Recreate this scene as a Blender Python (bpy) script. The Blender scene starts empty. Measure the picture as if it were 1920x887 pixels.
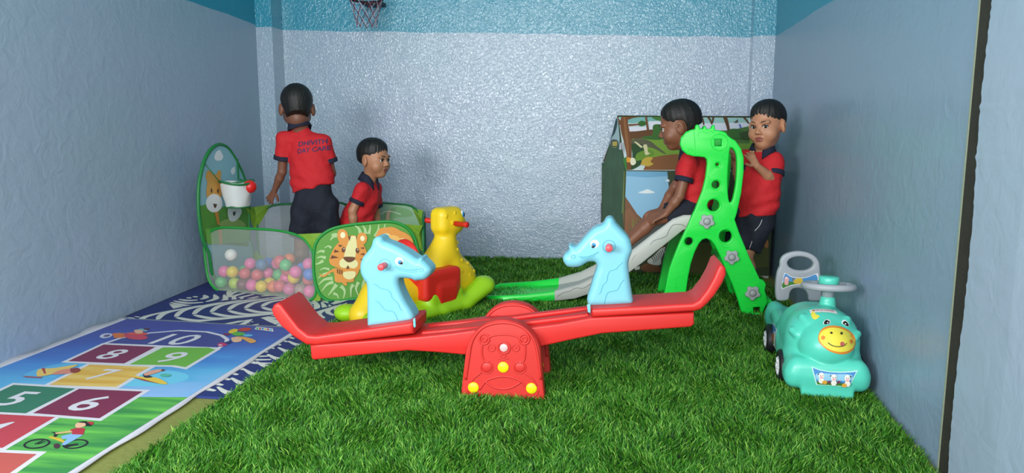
import bpy, bmesh, math, random
import numpy as np
from mathutils import Vector, Matrix
from mathutils.bvhtree import BVHTree
from mathutils.geometry import tessellate_polygon

random.seed(7); RNG = np.random.default_rng(7)
SC = bpy.context.scene
COL = SC.collection
V = Vector

# ------------------------------------------------------------------ camera
FPX, EYE, PITCH, YAW = 1343.0, 0.8, math.radians(8.2), math.radians(7.55)
cam_d = bpy.data.cameras.new('camera'); cam = bpy.data.objects.new('camera', cam_d); COL.objects.link(cam)
cam.location = (0, 0, EYE); cam.rotation_euler = (math.pi/2 - PITCH, 0, YAW)
cam_d.sensor_width = 36; cam_d.lens = FPX/1920*36; cam_d.clip_start = .02
SC.camera = cam
# ------------------------------------------------------------------ world and light
W = bpy.data.worlds.new('daylight'); SC.world = W; W.use_nodes = True
W.node_tree.nodes['Background'].inputs[0].default_value = (.88, .94, 1.0, 1)
W.node_tree.nodes['Background'].inputs[1].default_value = 1.2
def area(name, loc, rot, sx, sy, power, col):
    l = bpy.data.lights.new(name, 'AREA'); l.shape = 'RECTANGLE'; l.size = sx; l.size_y = sy
    l.energy = power; l.color = col
    o = bpy.data.objects.new(name, l); COL.objects.link(o); o.location = loc
    o.rotation_euler = [math.radians(a) for a in rot]; return o
area('daylight_through_entrance', (.35, -1.5, 1.7), (76, 0, 8), 3.0, 1.9, 160, (1, .98, .96))
area('daylight_through_window', (-2.1, -.9, 1.25), (90, 0, -14), 1.6, .7, 125, (.95, .98, 1))
SC.view_settings.view_transform = 'Standard'; SC.view_settings.look = 'None'
SC.view_settings.gamma = 1; SC.view_settings.use_curve_mapping = False
SC.view_settings.exposure = -0.17

# ------------------------------------------------------------------ picture point -> place in the room
_f = V((-math.sin(YAW)*math.cos(PITCH), math.cos(YAW)*math.cos(PITCH), -math.sin(PITCH)))
_r = V((math.cos(YAW), math.sin(YAW), 0)); _u = _r.cross(_f); EYEP = V((0, 0, EYE))
def ray(px, py): return _f + _r*((px-960)/FPX) - _u*((py-443.5)/FPX)
def onpl(px, py, P0, n):
    d = ray(px, py); n = V(n); return EYEP + d*((V(P0)-EYEP).dot(n)/d.dot(n))
def at(px, py, Y): return onpl(px, py, (0, Y, 0), (0, 1, 0))
def fl(px, py, z=0.0): return onpl(px, py, (0, 0, z), (0, 0, 1))

# ------------------------------------------------------------------ materials
def lin(c):
    if isinstance(c, str): c = [int(c[i:i+2], 16)/255 for i in (0, 2, 4)]
    return tuple(((x+.055)/1.055)**2.4 if x > .04045 else x/12.92 for x in c) + (1,)
_mc = {}
def mat(name, col, rough=.5, bump=0, bscale=40, var=0, vscale=3, coat=0, spec=.5, sss=0, detail=3):
    if name in _mc: return _mc[name]
    m = bpy.data.materials.new(name); m.use_nodes = True; nt = m.node_tree; b = nt.nodes['Principled BSDF']
    c = lin(col)
    b.inputs['Base Color'].default_value = c; b.inputs['Roughness'].default_value = rough
    b.inputs['Specular IOR Level'].default_value = spec
    if coat: b.inputs['Coat Weight'].default_value = coat; b.inputs['Coat Roughness'].default_value = .12
    if sss:
        b.inputs['Subsurface Weight'].default_value = sss; b.inputs['Subsurface Scale'].default_value = .006
        b.inputs['Subsurface Radius'].default_value = (1, .4, .2)
    tc = nt.nodes.new('ShaderNodeTexCoord')
    if var:
        n = nt.nodes.new('ShaderNodeTexNoise'); n.inputs['Scale'].default_value = vscale; n.inputs['Detail'].default_value = 5
        nt.links.new(tc.outputs['Object'], n.inputs['Vector'])
        mx = nt.nodes.new('ShaderNodeMix'); mx.data_type = 'RGBA'
        mx.inputs[6].default_value = tuple(x*(1-var) for x in c[:3])+(1,); mx.inputs[7].default_value = tuple(min(1, x*(1+var)) for x in c[:3])+(1,)
        nt.links.new(n.outputs['Fac'], mx.inputs[0]); nt.links.new(mx.outputs[2], b.inputs['Base Color'])
    if bump:
        n = nt.nodes.new('ShaderNodeTexNoise'); n.inputs['Scale'].default_value = bscale; n.inputs['Detail'].default_value = detail
        nt.links.new(tc.outputs['Object'], n.inputs['Vector'])
        bp = nt.nodes.new('ShaderNodeBump'); bp.inputs['Strength'].default_value = bump; bp.inputs['Distance'].default_value = .35/bscale
        nt.links.new(n.outputs['Fac'], bp.inputs['Height']); nt.links.new(bp.outputs[0], b.inputs['Normal'])
    _mc[name] = m; return m
def ink(hexc, rough=.55): return mat('ink_'+hexc, hexc, rough, bump=.1, bscale=300)
def sheer(name, col, alpha, rough=.7):
    if name in _mc: return _mc[name]
    m = mat(name, col, rough); nt = m.node_tree; b = nt.nodes['Principled BSDF']; out = nt.nodes['Material Output']
    tr = nt.nodes.new('ShaderNodeBsdfTransparent'); mx = nt.nodes.new('ShaderNodeMixShader'); mx.inputs[0].default_value = alpha
    nt.links.new(tr.outputs[0], mx.inputs[1]); nt.links.new(b.outputs[0], mx.inputs[2]); nt.links.new(mx.outputs[0], out.inputs[0])
    return m
def plastic(name, col, rough=.38, bump=.08, bscale=260): return mat(name, col, rough, bump=bump, bscale=bscale, spec=.5)

# ------------------------------------------------------------------ objects
def thing(name, label, cat, loc=(0, 0, 0), group=None):
    o = bpy.data.objects.new(name, None); COL.objects.link(o); o.location = loc; o.empty_display_size = .05
    o['label'] = label; o['category'] = cat
    if group: o['group'] = group
    return o
def tag(o, label, cat, group=None):
    o['label'] = label; o['category'] = cat
    if group: o['group'] = group
    return o
def root_of(p):
    v = V((0, 0, 0))
    while p: v += p.location; p = p.parent
    return v
def link(name, me, mats, parent=None, loc=None, smooth=True, label=None):
    """me is in world coordinates; the object is put at loc (or its parent's place)"""
    base = root_of(parent)
    org = V(loc) if loc is not None else (base if parent else V((0, 0, 0)))
    me.transform(Matrix.Translation(-org))
    me.name = name
    o = bpy.data.objects.new(name, me); COL.objects.link(o)
    o.location = org - base
    if parent: o.parent = parent
    for m in (mats if isinstance(mats, (list, tuple)) else [mats]): me.materials.append(m)
    if smooth is not None and len(me.polygons): me.polygons.foreach_set('use_smooth', [smooth]*len(me.polygons))
    if label: o['label'] = label
    return o
def bm_mesh(bm):
    me = bpy.data.meshes.new('m'); bmesh.ops.recalc_face_normals(bm, faces=bm.faces); bm.to_mesh(me); bm.free(); return me
def sharp(me, ang=35):
    me.polygons.foreach_set('use_smooth', [True]*len(me.polygons))
    try: me.set_sharp_from_angle(angle=math.radians(ang))
    except Exception: pass
def box_bm(c, s, R=None, bev=0, bm=None, seg=2):
    bm2 = bmesh.new(); bmesh.ops.create_cube(bm2, size=1)
    bmesh.ops.scale(bm2, vec=s, verts=bm2.verts)
    if bev: bmesh.ops.bevel(bm2, geom=list(bm2.edges), offset=bev, segments=seg, affect='EDGES', profile=.5)
    if R is not None: bmesh.ops.transform(bm2, matrix=R.to_4x4(), verts=bm2.verts)
    bmesh.ops.translate(bm2, vec=V(c), verts=bm2.verts)
    if bm is None: return bm2
    me = bpy.data.meshes.new('t'); bm2.to_mesh(me); bm2.free(); bm.from_mesh(me); bpy.data.meshes.remove(me); return bm
def smooth_path(pts, n=6, closed=False):
    P = [V(p) for p in pts]; out = []; N = len(P)
    rng = range(N) if closed else range(N-1)
    for i in rng:
        if closed: a, b, c, d = P[(i-1) % N], P[i], P[(i+1) % N], P[(i+2) % N]
        else: a, b, c, d = P[max(i-1, 0)], P[i], P[i+1], P[min(i+2, N-1)]
        for k in range(n):
            t = k/n; out.append(.5*((2*b)+(c-a)*t+(2*a-5*b+4*c-d)*t*t+(3*b-a-3*c+d)*t*t*t))
    if not closed: out.append(P[-1])
    return out
def tube_bm(pts, r, seg=8, closed=False, bm=None, flat=1.0, upv=None):
    bm = bm or bmesh.new(); P = [V(p) for p in pts]; N = len(P); rings = []
    rr = r if isinstance(r, (list, tuple)) else [r]*N
    n0 = None
    for i in range(N):
        t = (P[(i+1) % N]-P[i-1]) if closed else (P[min(i+1, N-1)]-P[max(i-1, 0)])
        t = t.normalized() if t.length > 1e-9 else V((0, 0, 1))
        if upv is not None: n = (V(upv)-t*V(upv).dot(t)).normalized()
        elif n0 is None: n = t.orthogonal().normalized()
        else: n = (n0-t*n0.dot(t)).normalized()
        n0 = n; b = t.cross(n)
        rings.append([bm.verts.new(P[i]+(n*math.cos(a)*rr[i]+b*math.sin(a)*rr[i]*flat)) for a in [2*math.pi*k/seg for k in range(seg)]])
    for i in range(N if closed else N-1):
        A, B = rings[i], rings[(i+1) % N]
        for k in range(seg): bm.faces.new((A[k], A[(k+1) % seg], B[(k+1) % seg], B[k]))
    if not closed: bm.faces.new(rings[0][::-1]); bm.faces.new(rings[-1])
    return bm
def lathe_bm(c, axis, prof, seg=24, bm=None):
    """prof: list of (radius, height along axis)"""
    bm = bm or bmesh.new(); ax = V(axis).normalized(); a = ax.orthogonal().normalized(); b = ax.cross(a); c = V(c); rings = []
    for r, h in prof:
        rings.append([bm.verts.new(c+ax*h+(a*math.cos(t)+b*math.sin(t))*max(r, 1e-5)) for t in [2*math.pi*k/seg for k in range(seg)]])
    for A, B in zip(rings, rings[1:]):
        for k in range(seg): bm.faces.new((A[k], A[(k+1) % seg], B[(k+1) % seg], B[k]))
    bm.faces.new(rings[0][::-1]); bm.faces.new(rings[-1]); return bm
def ball_bm(c, r, u=16, v=10, R=None, bm=None):
    bm2 = bmesh.new(); bmesh.ops.create_uvsphere(bm2, u_segments=u, v_segments=v, radius=1)
    bmesh.ops.scale(bm2, vec=(r if isinstance(r, (tuple, list)) else (r, r, r)), verts=bm2.verts)
    if R is not None: bmesh.ops.transform(bm2, matrix=R.to_4x4(), verts=bm2.verts)
    bmesh.ops.translate(bm2, vec=V(c), verts=bm2.verts)
    if bm is None: return bm2
    me = bpy.data.meshes.new('t'); bm2.to_mesh(me); bm2.free(); bm.from_mesh(me); bpy.data.meshes.remove(me); return bm
def slab_me(pts, holes, P0, n, thick, bevel=.004, res=2, smooth=0):
    """plate with holes: 3D outline points on the plane (P0, n); n points to the plate's face, thickness goes behind it"""
    n = V(n).normalized(); P0 = V(P0); u = V((0, 0, 1)).cross(n)
    if u.length < .1: u = V((1, 0, 0))
    u.normalize(); v = n.cross(u)
    cu = bpy.data.curves.new('c', 'CURVE'); cu.dimensions = '2D'; cu.fill_mode = 'BOTH'
    cu.extrude = max(thick/2-bevel, .0001); cu.bevel_depth = bevel; cu.bevel_resolution = res; cu.offset = -bevel
    for k, loop in enumerate([pts]+list(holes)):
        L = [((V(p)-P0).dot(u), (V(p)-P0).dot(v)) for p in loop]
        A = sum(L[i-1][0]*L[i][1]-L[i][0]*L[i-1][1] for i in range(len(L)))
        if (A < 0) == (k == 0): L = L[::-1]
        sp = cu.splines.new('POLY'); sp.points.add(len(L)-1); sp.use_cyclic_u = True
        for i, q in enumerate(L): sp.points[i].co = (q[0], q[1], 0, 1)
    o = bpy.data.objects.new('c', cu); COL.objects.link(o)
    dg = bpy.context.evaluated_depsgraph_get(); dg.update()
    me = bpy.data.meshes.new_from_object(o.evaluated_get(dg)); bpy.data.objects.remove(o); bpy.data.curves.remove(cu)
    M = Matrix((u, v, n)).transposed().to_4x4(); M.translation = P0-n*(thick/2)
    me.transform(M); me.materials.clear(); 
    bm = bmesh.new(); bm.from_mesh(me); bmesh.ops.remove_doubles(bm, verts=bm.verts, dist=1e-5); bm.to_mesh(me); bm.free()
    sharp(me, 40); return me
# polygons in picture points
def E(cx, cy, rx, ry=None, rot=0, n=20, a0=0, a1=360):
    ry = rx if ry is None else ry; c, s = math.cos(math.radians(rot)), math.sin(math.radians(rot)); out = []
    full = abs(a1-a0) >= 360
    for k in range(n if full else n+1):
        t = math.radians(a0+(a1-a0)*k/n); x, y = rx*math.cos(t), ry*math.sin(t); out.append((cx+x*c-y*s, cy+x*s+y*c))
    return out
def S(pts, n=4): return [(p.x, p.y) for p in smooth_path([(x, y, 0) for x, y in pts], n, True)]
def T(pts, ox, oy, sc): return [(ox+x/sc, oy+y/sc) for x, y in pts]
def stroke(pts, w0, w1=None, n=4):
    """tapered stroke polygon along 2D points"""
    w1 = w0 if w1 is None else w1
    P = smooth_path([(x, y, 0) for x, y in pts], n); L, R_ = [], []
    for i, p in enumerate(P):
        t = (P[min(i+1, len(P)-1)]-P[max(i-1, 0)]).normalized(); q = V((-t.y, t.x, 0)); f = i/(len(P)-1)
        w = (w0+(w1-w0)*f)/2
        L.append(p+q*w); R_.append(p-q*w)
    return [(p.x, p.y) for p in L+R_[::-1]]
def ring2(cx, cy, rx, ry, w, rot=0, n=28): return [E(cx, cy, rx, ry, rot, n), E(cx, cy, rx-w, ry-w, rot, n)]
def decal(name, parent, mapf, n, layers, off=.0006, step=.00035, bvh=None, pdir=None, grid=.02, lift=.0012):
    """flat print: layers = [(hex colour, polygon or [outer, hole])]; mapf turns a 2D point into a place"""
    verts, faces, mi, mats, idx = [], [], [], [], {}
    n = V(n).normalized()
    for li, (c, poly) in enumerate(layers):
        loops = poly if isinstance(poly[0][0], (tuple, list)) else [poly]
        if c not in idx: idx[c] = len(mats); mats.append(c if not isinstance(c, str) else ink(c))
        L3 = [[V(mapf(*p)) for p in lp] for lp in loops]
        tris = tessellate_polygon(L3); flat = [p for lp in L3 for p in lp]
        if bvh is None:
            b = len(verts); verts += [p+n*(off+li*step) for p in flat]
            for t in tris:
                a, b_, c_ = [flat[i] for i in t]
                if (b_-a).cross(c_-a).length < 1e-10: continue
                t = t if (b_-a).cross(c_-a).dot(n) > 0 else t[::-1]
                faces.append([b+i for i in t]); mi.append(idx[c])
        else:
            bm = bmesh.new(); vs = [bm.verts.new(p) for p in flat]
            for t in tris:
                try: bm.faces.new([vs[i] for i in t])
                except ValueError: pass
            lo = [min(p[i] for p in flat) for i in range(3)]; hi = [max(p[i] for p in flat) for i in range(3)]
            for ax in range(3):
                x = (math.floor(lo[ax]/grid)+1)*grid
                while x < hi[ax]:
                    nn = V((0, 0, 0)); nn[ax] = 1; co = V((0, 0, 0)); co[ax] = x
                    bmesh.ops.bisect_plane(bm, geom=bm.verts[:]+bm.edges[:]+bm.faces[:], plane_co=co, plane_no=nn); x += grid
            bmesh.ops.triangulate(bm, faces=bm.faces)
            d = V(pdir).normalized(); ok = {}
            for v in bm.verts:
                h = bvh.ray_cast(v.co-d*.6, d)
                if h[0] is not None: ok[v] = (h[0], h[1] if h[1].dot(d) < 0 else -h[1])
            b = len(verts); vm = {}
            for v, (p, nn) in ok.items(): vm[v] = len(verts); verts.append(p+nn*(lift+li*step*1.6))
            for f in bm.faces:
                if all(v in ok for v in f.verts):
                    if max((ok[v][0]-ok[w][0]).length for v in f.verts for w in f.verts) > grid*3.5: continue
                    ids = [vm[v] for v in f.verts]; nn = (verts[ids[1]]-verts[ids[0]]).cross(verts[ids[2]]-verts[ids[0]])
                    faces.append(ids if nn.dot(d) < 0 else ids[::-1]); mi.append(idx[c])
            bm.free()
    me = bpy.data.meshes.new(name); me.from_pydata([tuple(v) for v in verts], [], faces)
    o = link(name, me, mats, parent, smooth=bvh is not None)
    me.polygons.foreach_set('material_index', mi); return o
def text_loops(txt, size=1.0, bold=.0, space=1.0):
    """outline loops of a text as 2D triangles (verts, tris)"""
    cu = bpy.data.curves.new('t', 'FONT'); cu.body = txt; cu.size = size; cu.offset = bold; cu.align_x = 'CENTER'; cu.align_y = 'CENTER'
    cu.space_line = space; cu.resolution_u = 3
    o = bpy.data.objects.new('t', cu); COL.objects.link(o); dg = bpy.context.evaluated_depsgraph_get(); dg.update()
    me = bpy.data.meshes.new_from_object(o.evaluated_get(dg)); bpy.data.objects.remove(o)
    vs = [(v.co.x, v.co.y) for v in me.vertices]; fs = [tuple(p.vertices) for p in me.polygons]; bpy.data.meshes.remove(me)
    xs = [v[0] for v in vs]; ys = [v[1] for v in vs]; cx, cy = (min(xs)+max(xs))/2, (min(ys)+max(ys))/2
    w, h = max(xs)-min(xs), max(ys)-min(ys)
    return [((x-cx)/w, (y-cy)/h) for x, y in vs], fs, w/h
def text_obj(name, parent, txt, m, c, U, Vv, w, h, n, bold=0., bvh=None, pdir=None, lift=.001, space=1., shear=0.):
    vs, fs, _ = text_loops(txt, 1, bold, space); c, U, Vv = V(c), V(U).normalized(), V(Vv).normalized()
    bm = bmesh.new(); bv = [bm.verts.new(c+U*((x+shear*y)*w)+Vv*(y*h)+(V(n)*lift if bvh is None else V((0, 0, 0)))) for x, y in vs]
    for f in fs:
        try: bm.faces.new([bv[i] for i in f])
        except ValueError: pass
    if bvh is not None:
        for k in range(1, 40):
            for ax, L in ((U, w), (Vv, h)):
                bmesh.ops.bisect_plane(bm, geom=bm.verts[:]+bm.edges[:]+bm.faces[:], plane_co=c+ax*(-L+2*L*k/40), plane_no=ax)
        d = V(pdir).normalized(); dead = []
        for v in bm.verts:
            h_ = bvh.ray_cast(v.co-d*.6, d)
            if h_[0] is None: dead.append(v)
            else: v.co = h_[0]+(h_[1] if h_[1].dot(d) < 0 else -h_[1])*lift
        bmesh.ops.delete(bm, geom=dead, context='VERTS')
    me = bpy.data.meshes.new(name); bm.to_mesh(me); bm.free(); return link(name, me, m, parent, smooth=False)
def bvh_of(o):
    me = o.data; off = root_of(o)
    return BVHTree.FromPolygons([v.co+off for v in me.vertices], [tuple(p.vertices) for p in me.polygons])

# ------------------------------------------------------------------ soft shapes: a distance field turned into one closed mesh
class Field:
    def __init__(s, lo, hi, h):
        s.lo = np.array(lo, float); s.h = h; s.n = np.ceil((np.array(hi, float)-s.lo)/h).astype(int)+1
        s.v = np.full(s.n, .05, np.float32)
    def _sub(s, lo, hi):
        a = np.clip(np.floor((np.array(lo)-s.lo)/s.h).astype(int), 0, s.n-1); b = np.clip(np.ceil((np.array(hi)-s.lo)/s.h).astype(int)+1, 1, s.n)
        sl = tuple(slice(a[i], b[i]) for i in range(3)); ax = [(s.lo[i]+s.h*np.arange(a[i], b[i])).astype(np.float32) for i in range(3)]
        return sl, np.stack(np.meshgrid(*ax, indexing='ij'), -1)
    def op(s, fn, lo, hi, k, mode):
        m = .05+k; sl, P = s._sub(np.array(lo)-m, np.array(hi)+m)
        if P.size == 0: return
        d = fn(P); v = s.v[sl]; k = max(k, 1e-5)
        if mode == 'u': hh = np.clip(.5+.5*(v-d)/k, 0, 1); s.v[sl] = v*(1-hh)+d*hh-k*hh*(1-hh)
        elif mode == 's': hh = np.clip(.5-.5*(v+d)/k, 0, 1); s.v[sl] = v*(1-hh)+(-d)*hh+k*hh*(1-hh)
    def cone(s, a, b, ra, rb, k=.01, mode='u', flat=None):
        a, b = np.array(a, float), np.array(b, float); ba = b-a; L2 = max(float(ba@ba), 1e-9)
        def fn(P):
            pa = P-a.astype(np.float32); t = np.clip((pa@ba)/L2, 0, 1); q = pa-t[..., None]*ba
            if flat is not None:
                nn = np.array(flat[0], float); nn /= np.linalg.norm(nn); q = q+(q@nn)[..., None]*nn*(1/flat[1]-1)
            return (np.linalg.norm(q, axis=-1)-(ra+(rb-ra)*t)).astype(np.float32)
        r = max(ra, rb); s.op(fn, np.minimum(a, b)-r, np.maximum(a, b)+r, k, mode)
    def ell(s, c, r, R=None, k=.01, mode='u'):
        c = np.array(c, float); r = np.array(r, float)*np.ones(3); M = np.array(R)[:3, :3] if R is not None else np.eye(3)
        def fn(P):
            q = (P-c.astype(np.float32))@M; k0 = np.linalg.norm(q/r, axis=-1); k1 = np.linalg.norm(q/(r*r), axis=-1)
            return (k0*(k0-1)/np.maximum(k1, 1e-6)).astype(np.float32)
        m = r.max(); s.op(fn, c-m, c+m, k, mode)
    def box(s, c, half, rad=.005, R=None, k=.005, mode='u', taper=None):
        c = np.array(c, float); hf = np.array(half, float); M = np.array(R)[:3, :3] if R is not None else np.eye(3)
        def fn(P):
            q0 = (P-c.astype(np.float32))@M
            if taper is not None:
                sc = 1+taper*(q0[..., 2:3]/hf[2]); q0 = np.concatenate([q0[..., :2]/np.maximum(sc, .1), q0[..., 2:3]], -1)
            q = np.abs(q0)-(hf-rad)
            return (np.linalg.norm(np.maximum(q, 0), axis=-1)+np.minimum(q.max(-1), 0)-rad).astype(np.float32)
        m = np.linalg.norm(hf)*1.15; s.op(fn, c-m, c+m, k, mode)
    def tor(s, c, axis, R, r, k=.004, mode='u', sy=1.0):
        c = np.array(c, float); ax = np.array(axis, float); ax /= np.linalg.norm(ax)
        def fn(P):
            q = P-c; h = q@ax; rad = np.linalg.norm(q-h[..., None]*ax, axis=-1); return (np.sqrt((rad-R)**2+(h/sy)**2)-r).astype(np.float32)
        s.op(fn, c-R-r, c+R+r, k, mode)
    def halfspace(s, p, n, k=.002):
        """keep what lies on the side n points away from"""
        p = np.array(p, float); n = np.array(n, float); n /= np.linalg.norm(n)
        sl, P = s._sub(s.lo, s.lo+s.n*s.h); d = ((P-p)@n).astype(np.float32); s.v = np.maximum(s.v, d)
    def wobble(s, fn):
        sl, P = s._sub(s.lo, s.lo+s.n*s.h); s.v = s.v+fn(P).astype(np.float32)
    def mesh(s):
        v = s.v.copy(); v[0] = v[-1] = .05; v[:, 0] = v[:, -1] = .05; v[:, :, 0] = v[:, :, -1] = .05
        I = v < 0; c = np.zeros(np.array(v.shape)-1, np.int8)
        for o in np.ndindex(2, 2, 2): c += I[o[0]:v.shape[0]-1+o[0], o[1]:v.shape[1]-1+o[1], o[2]:v.shape[2]-1+o[2]]
        ix = np.argwhere((c > 0) & (c < 8)); N = len(ix); acc = np.zeros((N, 3)); cnt = np.zeros(N)
        cor = list(np.ndindex(2, 2, 2)); vals = {o: v[ix[:, 0]+o[0], ix[:, 1]+o[1], ix[:, 2]+o[2]] for o in cor}
        for o in cor:
            for ax in range(3):
                if o[ax]: continue
                p = list(o); p[ax] = 1; p = tuple(p); a, b = vals[o], vals[p]; m = (a < 0) != (b < 0)
                t = np.where(m, a/np.where(m, a-b, 1), 0); q = np.tile(np.array(o, float), (N, 1)); q[:, ax] += t
                acc += q*m[:, None]; cnt += m
        pos = s.lo+s.h*(ix+acc/cnt[:, None]); vid = np.full(c.shape, -1, np.int64); vid[ix[:, 0], ix[:, 1], ix[:, 2]] = np.arange(N); F = []
        for ax in range(3):
            o1, o2 = [(1, 2), (2, 0), (0, 1)][ax]; sl0 = [slice(None)]*3; sl1 = [slice(None)]*3; sl0[ax] = slice(0, -1); sl1[ax] = slice(1, None)
            A, B = I[tuple(sl0)], I[tuple(sl1)]; e = np.argwhere(A != B); s0 = A[e[:, 0], e[:, 1], e[:, 2]]
            q = []
            for d1, d2 in ((1, 1), (0, 1), (0, 0), (1, 0)):
                w = e.copy(); w[:, o1] -= d1; w[:, o2] -= d2; q.append(vid[w[:, 0], w[:, 1], w[:, 2]])
            q = np.stack(q, 1); q[~s0] = q[~s0][:, ::-1]; F.append(q)
        F = np.concatenate(F); me = bpy.data.meshes.new('field'); me.vertices.add(N); me.vertices.foreach_set('co', pos.ravel())
        me.loops.add(len(F)*4); me.loops.foreach_set('vertex_index', F.ravel().astype(np.int32)); me.polygons.add(len(F))
        me.polygons.foreach_set('loop_start', np.arange(0, len(F)*4, 4, dtype=np.int32))
        me.update(calc_edges=True); me.validate(); return me
def poly_me(pts, Ym, half, r, h=.0028, k=3):
    """puffy moulded shape: outline in x and z swelled to a rounded body around the plane y = Ym"""
    P = np.array([(p[0], p[2]) for p in pts]); lo, hi = P.min(0)-.012, P.max(0)+.012
    F = Field((lo[0], Ym-half-.012, lo[1]), (hi[0], Ym+half+.012, hi[1]), h)
    xs = F.lo[0]+h*np.arange(F.n[0]); zs = F.lo[2]+h*np.arange(F.n[2]); X, Z = np.meshgrid(xs, zs, indexing='ij'); d = np.full(X.shape, 9.0); ins = np.zeros(X.shape, bool)
    for i in range(len(P)):
        a, b = P[i-1], P[i]; e = b-a; wx, wz = X-a[0], Z-a[1]; t = np.clip((wx*e[0]+wz*e[1])/max(e@e, 1e-12), 0, 1); d = np.minimum(d, np.hypot(wx-t*e[0], wz-t*e[1]))
        c = ((a[1] <= Z) & (b[1] > Z)) | ((b[1] <= Z) & (a[1] > Z)); xi = a[0]+(Z-a[1])/(e[1] if abs(e[1]) > 1e-12 else 1e-12)*e[0]; ins ^= c & (X < xi)
    d = np.where(ins, -d, d); ys = np.abs(F.lo[1]+h*np.arange(F.n[1])-Ym)-half+r
    D2 = (d+r)[:, None, :]; Y = ys[None, :, None]; F.v = (np.hypot(np.maximum(D2, 0), np.maximum(Y, 0))+np.minimum(np.maximum(D2, Y), 0)-r).astype(np.float32)
    return relax(F.mesh(), 3)
def relax(me, it=2, f=.5):
    n = len(me.vertices); co = np.empty(n*3); me.vertices.foreach_get('co', co); co = co.reshape(-1, 3)
    ed = np.empty(len(me.edges)*2, np.int32); me.edges.foreach_get('vertices', ed); ed = ed.reshape(-1, 2)
    deg = np.bincount(ed.ravel(), minlength=n)[:, None]
    for _ in range(it):
        for g in (f, -f*1.02):
            a = np.zeros_like(co)
            for i in range(3): a[:, i] = np.bincount(ed[:, 0], co[ed[:, 1], i], n)+np.bincount(ed[:, 1], co[ed[:, 0], i], n)
            co = co+g*(a/np.maximum(deg, 1)-co)
    me.vertices.foreach_set('co', co.ravel()); me.update(); return me
def paint(o, c, r, mi, R=None):
    """give the faces inside an ellipsoid another material slot"""
    me = o.data; off = root_of(o); n = len(me.polygons); ce = np.empty(n*3); me.polygons.foreach_get('center', ce); ce = ce.reshape(-1, 3)+np.array(off)
    q = ce-np.array(c)
    if R is not None: q = q@np.array(R)[:3, :3]
    m = (np.linalg.norm(q/np.array(r), axis=1) < 1); a = np.zeros(n, np.int32); me.polygons.foreach_get('material_index', a); a[m] = mi
    me.polygons.foreach_set('material_index', a)

# ================================================================== the room
LWX = lambda y: -2.055-.057*(y-2.125)          # left wall
RWX = lambda y: .818+.055*(y-2.1)              # right wall
YB = 4.49; CEIL = 2.5
def wall_mat(name, stripe, tones=('98b5c1', 'a7afc8'), low=None, rough=.42, bump=.45, bsc=38, coat=.3):
    m = bpy.data.materials.new(name); m.use_nodes = True; nt = m.node_tree; b = nt.nodes['Principled BSDF']; L = nt.links
    b.inputs['Roughness'].default_value = rough; b.inputs['Coat Weight'].default_value = coat; b.inputs['Coat Roughness'].default_value = .14; b.inputs['Coat IOR'].default_value = 1.7
    geo = nt.nodes.new('ShaderNodeNewGeometry'); sep = nt.nodes.new('ShaderNodeSeparateXYZ'); L.new(geo.outputs['Position'], sep.inputs[0])
    # paint tone, slightly uneven
    n1 = nt.nodes.new('ShaderNodeTexNoise'); n1.inputs['Scale'].default_value = 1.3; n1.inputs['Detail'].default_value = 3; L.new(geo.outputs['Position'], n1.inputs['Vector'])
    mx = nt.nodes.new('ShaderNodeMix'); mx.data_type = 'RGBA'; mx.inputs[6].default_value = lin(tones[0]); mx.inputs[7].default_value = lin(tones[1])
    L.new(n1.outputs['Fac'], mx.inputs[0])
    # teal band above the hand painted line
    def mth(op, a, b_=None):
        n = nt.nodes.new('ShaderNodeMath'); n.operation = op
        for i, q in enumerate((a, b_)):
            if q is None: continue
            if isinstance(q, (int, float)): n.inputs[i].default_value = q
            else: L.new(q, n.inputs[i])
        return n.outputs[0]
    edge = stripe(mth, sep)
    n2 = nt.nodes.new('ShaderNodeTexNoise'); n2.inputs['Scale'].default_value = 2.2; L.new(geo.outputs['Position'], n2.inputs['Vector'])
    edge = mth('ADD', edge, mth('MULTIPLY', mth('SUBTRACT', n2.outputs['Fac'], .5), .03))
    fac = mth('MULTIPLY', mth('SUBTRACT', sep.outputs[2], edge), 300); cl = nt.nodes.new('ShaderNodeClamp'); L.new(fac, cl.inputs[0])
    m2 = nt.nodes.new('ShaderNodeMix'); m2.data_type = 'RGBA'; L.new(cl.outputs[0], m2.inputs[0]); L.new(mx.outputs[2], m2.inputs[6]); m2.inputs[7].default_value = lin('1790ab')
    L.new(m2.outputs[2], b.inputs['Base Color'])
    # trowelled plaster relief under gloss paint
    n3 = nt.nodes.new('ShaderNodeTexNoise'); n3.inputs['Scale'].default_value = bsc; n3.inputs['Detail'].default_value = 4; n3.inputs['Distortion'].default_value = 1.2
    n4 = nt.nodes.new('ShaderNodeTexNoise'); n4.inputs['Scale'].default_value = 6; n4.inputs['Detail'].default_value = 2
    for n in (n3, n4): L.new(geo.outputs['Position'], n.inputs['Vector'])
    h = mth('ADD', n3.outputs['Fac'], mth('MULTIPLY', n4.outputs['Fac'], 1.2))
    bp = nt.nodes.new('ShaderNodeBump'); bp.inputs['Strength'].default_value = bump; bp.inputs['Distance'].default_value = .012
    L.new(h, bp.inputs['Height']); L.new(bp.outputs[0], b.inputs['Normal']); L.new(bp.outputs[0], b.inputs['Coat Normal']); return m
MW_back = wall_mat('gloss_wall_back', lambda m, s: m('ADD', 1.385, m('MULTIPLY', s.outputs[0], -.032)), tones=('92b4c0', 'a7adc8'), rough=.4, bump=.38, bsc=62, coat=1.0)
MW_left = wall_mat('gloss_wall_left', lambda m, s: m('ADD', 1.467, m('MULTIPLY', m('SUBTRACT', s.outputs[1], 4.49), -.002)), rough=.5, bump=.25, bsc=16, coat=.1)
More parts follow.
